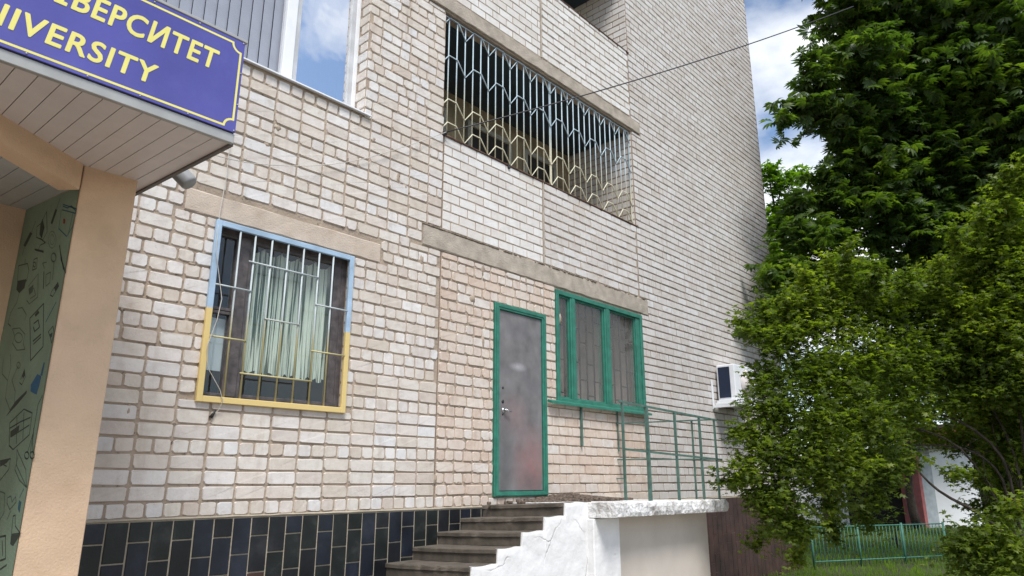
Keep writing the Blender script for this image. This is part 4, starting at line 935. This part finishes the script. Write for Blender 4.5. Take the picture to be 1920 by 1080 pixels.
def maple_leaf():
    V = [(0, 0, 0), (.16, .46, -.08), (.36, .17, .03), (.72, .40, -.12), (.66, .11, .0), (1.10, 0, -.16), (.66, -.11, .0), (.72, -.40, -.12), (.36, -.17, .03), (.16, -.46, -.08), (.42, 0, .07)]
    F = [(i, i + 1, 10) for i in range(9)] + [(9, 0, 10)]
    return np.array(V, float), np.array(F)
def rotmats(n, tilt, az=None):
    """random yaw, then tilt by a normal-distributed angle about a random horizontal axis"""
    yaw = nr.uniform(0, 2 * np.pi, n) if az is None else az; ta = nr.normal(0, tilt, n); ax = nr.uniform(0, 2 * np.pi, n)
    c, s = np.cos(yaw), np.sin(yaw); Z = np.zeros(n); O = np.ones(n)
    Rz = np.stack([np.stack([c, -s, Z], -1), np.stack([s, c, Z], -1), np.stack([Z, Z, O], -1)], 1)
    u = np.stack([np.cos(ax), np.sin(ax), Z], -1); K = np.zeros((n, 3, 3)); K[:, 0, 1] = -u[:, 2]; K[:, 0, 2] = u[:, 1]; K[:, 1, 0] = u[:, 2]; K[:, 1, 2] = -u[:, 0]; K[:, 2, 0] = -u[:, 1]; K[:, 2, 1] = u[:, 0]
    I = np.eye(3)[None]; Rt = I + np.sin(ta)[:, None, None] * K + (1 - np.cos(ta))[:, None, None] * (K @ K)
    return Rt @ Rz
def scatter(T, pos, Rm, sc):
    V, F = T; n = len(pos); VV = np.einsum('nij,kj->nki', Rm, V) * sc[:, None, None] + pos[:, None, :]
    FF = F[None] + (np.arange(n) * len(V))[:, None, None]
    return VV.reshape(-1, 3), FF.reshape(-1, 3)
def blobs_to_points(bl, per, shell=0.55, flat=0.75, dens=None):
    P = []; out = []
    for (c, r) in bl:
        n = int(per * r * r); d = nr.normal(size=(n, 3)); d /= np.linalg.norm(d, axis=1)[:, None]
        rad = r * (nr.uniform(0, 1, n) ** shell); p = d * rad[:, None]; p[:, 2] *= flat
        P.append(p + np.array(c)[None]); out.append(d)
    return np.concatenate(P), np.concatenate(out)
def twigs(blobs, per, ln, n_leaf, r_seed=3):
    """leaves set along short twigs that stick out of the foliage masses"""
    q = np.random.RandomState(r_seed); out = []
    for (c, r) in blobs:
        k = max(4, int(per * r * r)); d = q.normal(size=(k, 3)); d[:, 2] = d[:, 2] * .8 + .25; d /= np.linalg.norm(d, axis=1)[:, None]
        a = np.array(c)[None] + d * r * q.uniform(.7, 1.0, k)[:, None]; g = d + q.normal(0, .35, (k, 3)) + np.array([0, 0, .35]); g /= np.linalg.norm(g, axis=1)[:, None]
        L_ = ln * q.uniform(.4, 1.2, k)
        for t in np.linspace(0, 1, n_leaf): out.append(a + g * (L_ * t)[:, None] - np.array([0, 0, 1.0])[None] * (L_ * t * t * .25)[:, None] + q.normal(0, .012 + ln * .03, (k, 3)))
    return np.concatenate(out)
def leaf_parts(P, Rm, S_, T, m, parent, loc, n=300, name='leaf', ymin=None):
    """the nearest leaves as objects of their own"""
    d = P - np.array(CAM)[None]; dep = d @ np.array(c_f); px = 960 + FPX * (d @ np.array(c_r)) / dep; py = 540 - FPX * (d @ np.array(c_u)) / dep
    ok = (dep > 0) & (px > 1360) & (px < 1915) & (py > 5) & (py < 1075)
    idx = np.where(ok)[0]; idx = idx[np.argsort(dep[idx] / S_[idx])[:n]]
    me = bpy.data.meshes.new(name); me.from_pydata([tuple(v) for v in T[0]], [], [tuple(int(q) for q in f) for f in T[1]]); me.update(); me.materials.append(m)
    for i in idx:
        o = bpy.data.objects.new(name, me); COL.objects.link(o); o.parent = parent
        Mx = Matrix([list(r_) for r_ in Rm[i]]).to_4x4() @ Matrix.Scale(float(S_[i]), 4); o.matrix_local = Matrix.Translation(Vector(P[i]) - Vector(loc)) @ Mx
    keep = np.ones(len(P), bool); keep[idx] = False; return keep
def limb(mb, a, b_, r0, r1, bend=.15, n=7, seed=0):
    r = random.Random(seed); a, b_ = Vector(a), Vector(b_); d = b_ - a; l = d.length; o1 = Vector((r.uniform(-1, 1), r.uniform(-1, 1), r.uniform(-.3, 1))) * l * bend
    P = [a.lerp(b_, i / (n - 1)) + o1 * math.sin(math.pi * i / (n - 1)) + Vector((r.uniform(-1, 1), r.uniform(-1, 1), r.uniform(-1, 1))) * l * .012 for i in range(n)]
    P[0], P[-1] = a, b_; mb.tube(P, [r0 + (r1 - r0) * i / (n - 1) for i in range(n)], 8); return P

# big horse chestnut
CL = leaf_mat('chestnut_leaf', (0.026, 0.048, 0.015), (0.053, 0.092, 0.02), (0.135, 0.18, 0.027), .45)
def tree(name, label, trunk, blobs, T, lm, per, size, tilt, nparts, group=None, shell=.5, flat=.7, trunk_r=.3, limbs=14, cat='tree', topz=None, twig=None):
    loc = Vector((trunk[0], trunk[1], GZ)); t = thing(name, loc, label, cat, group)
    P, D = blobs_to_points(blobs, per * (1 if not twig else .72), shell, flat)
    if twig: P = np.concatenate([P, twigs(blobs, *twig)])
    ok = ~((P[:, 0] < BX1 + .15) & (P[:, 1] > -.12)) & (P[:, 2] > GZ + .15); P = P[ok]
    n = len(P); Rm = rotmats(n, tilt); Sc = size * nr.uniform(.65, 1.2, n)
    if nparts: keep = leaf_parts(P, Rm, Sc, T, lm, t, loc, nparts); P, Rm, Sc = P[keep], Rm[keep], Sc[keep]
    V, F = scatter(T, P, Rm, Sc); mesh_from_np('crown', V - np.array(loc)[None], F, lm, t, 'stuff')
    b = MB(); cs = [Vector(c) for c, r in blobs]; zmid = np.mean([c.z for c in cs]); top = Vector((trunk[0] + trunk[2], trunk[1] + trunk[3], max(c.z for c in cs) - .3))
    if topz is not None: top.z = topz; cs = []
    P_ = limb(b, loc, top, trunk_r, trunk_r * .15, .03, 10, 3)
    b.build('trunk', M['bark'], t)
    r = random.Random(9)
    for c in (r.sample(cs, min(limbs, len(cs)))):
        bb = MB()
        k = min(P_, key=lambda p: abs(p.z - (c.z - (c - loc).length * .22)))
        limb(bb, k, c, trunk_r * .35, .02, .08, 7, int(c.z * 100)); bb.build('branch', M['bark'], t)
    return t
# chestnut blobs: (px, py, radius in px at 1920 scale, depth)
ch = []
def cb(px, py, rp, dep): ch.append((tuple(at(px, py, dep)), rp * dep / FPX))
for q in ((1600, 20, 70, 14), (1545, -50, 45, 14), (1700, 30, 120, 14.5), (1560, 120, 52, 13.5), (1620, 110, 75, 13.6), (1500, 200, 34, 13.3), (1555, 215, 55, 13.6), (1640, 215, 85, 14), (1530, 150, 42, 13.4), (1765, 160, 130, 14.2),
          (1885, 60, 130, 14), (1870, 250, 130, 14), (1745, 300, 110, 14.2), (1650, 330, 80, 13.8), (1600, 290, 42, 13.8), (1560, 370, 50, 13.6), (1640, 410, 95, 13.8), (1520, 440, 60, 13.2), (1475, 510, 50, 12.9), (1560, 520, 80, 13.2), (1460, 560, 38, 12.7), (1470, 225, 16, 13.2), (1600, 255, 45, 13.6),
          (1750, 440, 100, 14), (1680, 540, 70, 14), (1870, 400, 120, 14), (1800, 520, 80, 14.5), (1950, 180, 150, 14), (1960, 400, 150, 14.5), (1800, -40, 140, 14.5), (1920, 560, 110, 14.5),
          (1500, 380, 34, 13.5), (1545, 330, 30, 13.5), (1800, 330, 90, 15.5), (1700, 200, 100, 15.8), (1450, 600, 30, 12.8), (1620, -60, 90, 14.5)): cb(*q)
base_t = at(1890, 1010, 14.5)
tree('chestnut_tree', 'tall dark horse chestnut tree filling the upper right behind the shrub', (base_t.x, base_t.y, -.4, .2), ch, chestnut_leaf(), CL, 900, .215, .6, 300, trunk_r=.22, limbs=20, shell=.42, twig=(30, .42, 6))
# lighter tree behind the building corner
lt = []
for q in ((1465, 345, 38, 22), (1450, 420, 45, 22), (1480, 400, 45, 22.5), (1470, 480, 50, 22), (1500, 330, 26, 22.5), (1440, 320, 24, 22), (1520, 440, 55, 23), (1450, 540, 50, 22), (1500, 560, 60, 23)): lt.append((tuple(at(q[0], q[1], q[3])), q[2] * q[3] / FPX))
bt = at(1475, 960, 22)
tree('lime_tree', 'sunlit yellow green tree just right of the building corner', (bt.x, bt.y, 0, 0), lt, maple_leaf(), leaf_mat('lime_leaf', (.04, .085, .012), (.075, .14, .016), (.13, .20, .02)), 900, .19, .5, 0, trunk_r=.16, limbs=8)

# foreground shrub (small maple): many thin stems and a wide crown
ML = leaf_mat('maple_leaf', (0.05, 0.076, 0.016), (0.10, 0.136, 0.022), (0.23, 0.27, 0.035), .5)
sh = []
def sb(px, py, rp, dep): sh.append((tuple(at(px, py, dep)), rp * dep / FPX))
for q in ((1420, 625, 30, 8.6), (1460, 640, 46, 8.6), (1440, 700, 34, 8.5), (1440, 760, 60, 8.4), (1420, 830, 50, 8.2), (1400, 880, 34, 8.0), (1450, 920, 56, 8.2), (1480, 980, 52, 8.2), (1430, 940, 40, 8.1),
          (1520, 570, 46, 8.9), (1500, 610, 50, 8.8), (1585, 510, 26, 9.1), (1600, 550, 46, 9.1), (1560, 600, 60, 9), (1650, 590, 60, 9.2), (1700, 580, 55, 9.2), (1760, 560, 60, 9.2), (1530, 700, 75, 8.6), (1620, 680, 80, 8.8), (1710, 670, 75, 9),
          (1800, 640, 75, 9.1), (1520, 800, 75, 8.4), (1610, 790, 75, 8.5), (1700, 760, 55, 8.8), (1560, 880, 70, 8.3), (1650, 880, 56, 8.5), (1800, 520, 45, 9.3), (1830, 470, 45, 9.2), (1850, 420, 34, 9.2), (1880, 390, 34, 9.1), (1910, 440, 60, 9.1), (1890, 520, 70, 9.1),
          (1880, 620, 80, 8.8), (1900, 720, 70, 8.6), (1500, 1000, 30, 8.2), (1560, 950, 34, 8.3), (1640, 940, 26, 8.4), (1480, 860, 60, 8.2), (1380, 905, 18, 8.0), (1960, 560, 110, 8.8), (1960, 700, 100, 8.5), (1800, 760, 34, 8.8), (1860, 1010, 50, 7.4), (1800, 1030, 40, 7.5), (1900, 960, 34, 7.4), (1850, 1070, 70, 7.4), (1930, 1060, 60, 7.4),
          (1790, 890, 24, 8.5), (1880, 840, 50, 8.9), (1840, 700, 60, 8.9), (1760, 700, 60, 9.1), (1905, 900, 60, 9.2), (1880, 780, 90, 9.6), (1930, 860, 80, 9.4), (1850, 960, 36, 9.2), (1910, 640, 80, 9.4), (1790, 830, 34, 9.4), (1740, 820, 26, 9.3), (1880, 560, 80, 9.3), (1790, 600, 60, 9.3), (1860, 760, 60, 9.6), (1890, 900, 60, 9.8), (1925, 760, 80, 9.7), (1820, 680, 60, 9.6), (1840, 900, 26, 8.8), (1900, 800, 50, 9), (1620, 495, 16, 9.2), (1730, 545, 34, 9.3), (1700, 870, 26, 8.6)): sb(*q)
r_s = random.Random(21)
for (x, y, L_, dx, dy) in ((1590, 520, 60, -.05, -1), (1520, 560, 50, -.25, -1), (1560, 540, 46, -.1, -1), (1640, 545, 44, .1, -1), (1760, 540, 50, .05, -1), (1830, 450, 60, .2, -1), (1880, 380, 60, .1, -1), (1910, 360, 60, .15, -1), (1700, 560, 46, .1, -1), (1455, 620, 44, -.5, -1),
                           (1415, 620, 36, -1, -.5), (1400, 810, 26, -1, .1), (1385, 905, 30, -1, -.1), (1440, 990, 40, -.5, 1), (1500, 1020, 36, -.1, 1), (1560, 985, 34, .2, 1), (1620, 960, 30, .3, 1), (1800, 470, 40, -.2, -1), (1480, 600, 44, -.2, -1)):
    for k in range(5): sb(x + dx * L_ * k / 4, y + dy * L_ * k / 4, 14 - k * 1.7, 8.7 + .1 * math.sin(x))
bs_ = at(1935, 1120, 8.3)
shr = tree('maple_shrub', 'spreading yellow green maple shrub with arching stems in front of the wall corner', (bs_.x, bs_.y, -1.0, .4), sh, maple_leaf(), ML, 9500, .072, .65, 300, shell=.55, flat=.85, trunk_r=.07, limbs=0, cat='shrub', topz=GZ + .9, twig=(230, .24, 9))
b = MB(); loc = ORIG[shr.name]; dep = 8.5
root = at(1935, 1085, 8.3)
for k, (pts, r0) in enumerate((([(1880, 1000), (1830, 960), (1760, 920), (1715, 870), (1700, 800)], .045), ([(1900, 1000), (1880, 900), (1830, 850), (1760, 835), (1690, 840), (1600, 870)], .03), ([(1910, 980), (1880, 860), (1800, 790), (1720, 775), (1650, 800), (1585, 850), (1570, 885)], .03),
                               ([(1925, 980), (1900, 850), (1840, 740), (1740, 680), (1660, 640), (1610, 600), (1590, 520)], .03), ([(1930, 970), (1915, 800), (1890, 650), (1850, 520), (1845, 440)], .03), ([(1915, 1000), (1870, 940), (1800, 840), (1700, 800), (1560, 790), (1440, 800)], .028),
                               ([(1930, 1000), (1905, 900), (1870, 840), (1860, 790)], .02), ([(1880, 940), (1850, 900), (1845, 850), (1870, 845)], .012))):
    P = [root] + [at(x, y, 8.5 + (.14 if y > 780 else .34) * j) for j, (x, y) in enumerate(pts)]
    Q = []
    for i in range(len(P) - 1):
        for s_ in range(3):
            t_ = s_ / 3; p0_, p1_, p2_, p3_ = P[max(i - 1, 0)], P[i], P[i + 1], P[min(i + 2, len(P) - 1)]
            Q.append(.5 * ((2 * p1_) + (p2_ - p0_) * t_ + (2 * p0_ - 5 * p1_ + 4 * p2_ - p3_) * t_ ** 2 + (3 * p1_ - p0_ - 3 * p2_ + p3_) * t_ ** 3))
    Q.append(P[-1]); b2 = MB(); r0 *= .72; b2.tube(Q, [r0 + (.005 - r0) * i / (len(Q) - 1) for i in range(len(Q))], 7); b2.build('stem', M['bark'], shr)

# trees and hedge farther back
for k, (bp_, lab, bl_) in enumerate((((1560, 22), 'dark bushy tree behind the green fence near the building corner', ((1520, 700, 60), (1560, 800, 80), (1540, 900, 50), (1600, 740, 90), (1650, 820, 80))),
                                     ((1720, 24), 'dark leafy tree behind the white kiosk', ((1700, 700, 110), (1680, 800, 70), (1780, 760, 90), (1640, 700, 80), (1800, 660, 100))),
                                     ((1880, 20), 'dark tree at the right edge behind the shrub stems', ((1880, 760, 90), (1930, 860, 90), (1860, 820, 40), (1920, 700, 100))))):
    B_ = [(tuple(at(x, y, bp_[1] + (i % 3) * .8)), rp * bp_[1] / FPX) for i, (x, y, rp) in enumerate(bl_)]
    bt = at(bp_[0], 985, bp_[1])
    tree('garden_tree', lab, (bt.x, bt.y, 0, 0), B_, maple_leaf(), CL, 480, .24, .5, 0, 'trees behind the fence', trunk_r=.16, limbs=5)
# young plant behind the fence
bt = at(1680, 1000, 17.5)
tree('young_bush', 'small pale green bush growing behind the middle of the green fence', (bt.x, bt.y, 0, 0), [(tuple(at(x, y, 17.5)), r_ * 17.5 / FPX) for x, y, r_ in ((1665, 975, 16), (1685, 960, 18), (1690, 990, 20), (1672, 1010, 20))], maple_leaf(), ML, 500, .1, .5, 0, trunk_r=.03, limbs=2, cat='bush')

# grass near the fence
gx = []
for i in range(2): pass
n = 26000; d_ = nr.uniform(11.0, 34, n) ; sx = nr.uniform(-.05, .85, n)
base = np.array(CAM)[None]; fwd = np.array([c_f.x, c_f.y, 0]); fwd /= np.linalg.norm(fwd); rgt = np.array([c_r.x, c_r.y, 0]); rgt /= np.linalg.norm(rgt)
Pg = base + fwd[None] * d_[:, None] + rgt[None] * (d_ * (.30 + sx * .62))[:, None]; Pg[:, 2] = GZ
ok = ~((Pg[:, 0] < BX1 + .1) & (Pg[:, 1] > -.1)); Pg = Pg[ok]
GT = (np.array([(-.03, 0, 0), (.03, 0, 0), (.02, .0, .7), (0, .16, 1.0), (.28, .05, .0), (.33, .05, 0), (.22, -.12, .8), (-.3, -.1, 0), (-.25, -.1, 0), (-.38, .12, .75)], float), np.array([(0, 1, 2), (0, 2, 3), (4, 5, 6), (7, 8, 9)]))
V, F = scatter(GT, Pg, rotmats(len(Pg), .1), nr.uniform(.05, .13, len(Pg)))
tag(mesh_from_np('grass', V, F, leaf_mat('grass_blade', (.07, .12, .014), (.12, .20, .016), (.17, .25, .02), .6), kind='stuff'), 'bright green lawn grass beside the fence', 'grass')

# ------------------------------------------------------------------ green fence
FA, FB = Vector((14.35, -.15, GZ)), Vector((17.4, -1.75, GZ))
fn = thing('garden_fence', FA, 'low green metal fence of thin upright bars at the building corner', 'fence')
fd = (FB - FA).normalized(); FL = (FB - FA).length; fm_ = mat('fence_green', (.07, .21, .15), .55, var=.15, bump=0)
def fpt(s, z): p = FA + fd * s; return (p.x, p.y, GZ + z)
npanel = 3; s = 0; i = 0
while s <= FL + .01:
    b = MB(); b.tube([fpt(s, 0), fpt(s, .78)], .022, 8); b.build('post', fm_, fn); s += FL / npanel
for z in (.74, .12):
    b = MB(); b.tube([fpt(0, z), fpt(FL, z)], .012, 6); b.build('rail', fm_, fn)
s = .09
while s < FL:
    b = MB(); b.tube([fpt(s, .03), fpt(s, .74)], .007, 5); b.build('bar', fm_, fn); s += .09

# ------------------------------------------------------------------ buildings behind
def oriented(name, c0, c1, depth, h, m, label, cat):
    """box building whose front runs between two ground points"""
    t = thing(name, ((c0.x + c1.x) / 2, (c0.y + c1.y) / 2, GZ), label, cat); u = (c1 - c0); u.z = 0; ln = u.length; u.normalize(); n = Vector((-u.y, u.x, 0)); n = n if n.dot(c_f) > 0 else -n
    return t, u, n, ln
def ob(t, c0, u, n, name, s0, s1, d0, d1, z0, z1, m):
    b = MB(); P = []
    for z in (z0, z1):
        for (s, d) in ((s0, d0), (s1, d0), (s1, d1), (s0, d1)): p = c0 + u * s + n * d; P.append((p.x, p.y, GZ + z))
    b.add(P, [(0, 3, 2, 1), (4, 5, 6, 7), (0, 1, 5, 4), (1, 2, 6, 5), (2, 3, 7, 6), (3, 0, 4, 7)]); return b.build(name, m, t)
wht = mat('white_wall', (.82, .82, .82), .7, var=.04, vscale=2, bump=.1); drk = M['dark_room']
g0 = at(1440, 1000, 27); g1 = at(1745, 1000, 25); g0.z = g1.z = GZ
t, u, n, ln = oriented('garage', g0, g1, 5, 3, None, 'low dark open garage with white side walls behind the green fence', 'garage')
ob(t, g0, u, n, 'wall', 0, ln * .53, 0, .3, 0, 2.3, wht); ob(t, g0, u, n, 'wall', 0, ln, 4.7, 5, 0, 2.2, drk); ob(t, g0, u, n, 'roof', -.2, ln + .2, -.3, 5.2, 2.3, 2.5, mat('roof_sheet', (.22, .18, .16), .7))
ob(t, g0, u, n, 'opening_shade_sheet', ln * .535, ln * .99, .4, .5, 0, 2.29, drk)  # near-black sheet standing in for the shaded inside of the garage
k0 = at(1738, 1000, 24.6); k1 = at(1875, 1000, 25); k0.z = k1.z = GZ
t, u, n, ln = oriented('white_kiosk', k0, k1, 4, 3, None, 'bright white kiosk wall with red corner strip seen between the shrub stems', 'kiosk')
ob(t, k0, u, n, 'wall', .55, ln, 0, 4, 0, 2.7, wht); ob(t, k0, u, n, 'corner_panel', .10, .545, -.02, 1.0, 0, 2.5, mat('grey_panel', (.48, .52, .54), .6)); ob(t, k0, u, n, 'red_strip', -.02, .095, -.03, 1.0, 0, 2.55, mat('red_paint', (.50, .16, .15), .6))
ob(t, k0, u, n, 'roof', -.15, ln + .1, -.3, 4.2, 2.71, 2.83, mat('roof_grey', (.3, .28, .26), .7))
h0 = at(1830, 1000, 34); h1 = at(1990, 1000, 34); h0.z = h1.z = GZ
t, u, n, ln = oriented('orange_house', h0, h1, 6, 4, None, 'orange plastered house far behind at the right edge', 'house')
ob(t, h0, u, n, 'wall', 0, ln, 0, 5, 0, 4.2, mat('orange_wall', (.55, .22, .12), .8)); ob(t, h0, u, n, 'roof', -.3, ln + .3, -.4, 5.3, 4.21, 4.4, M['rust'])
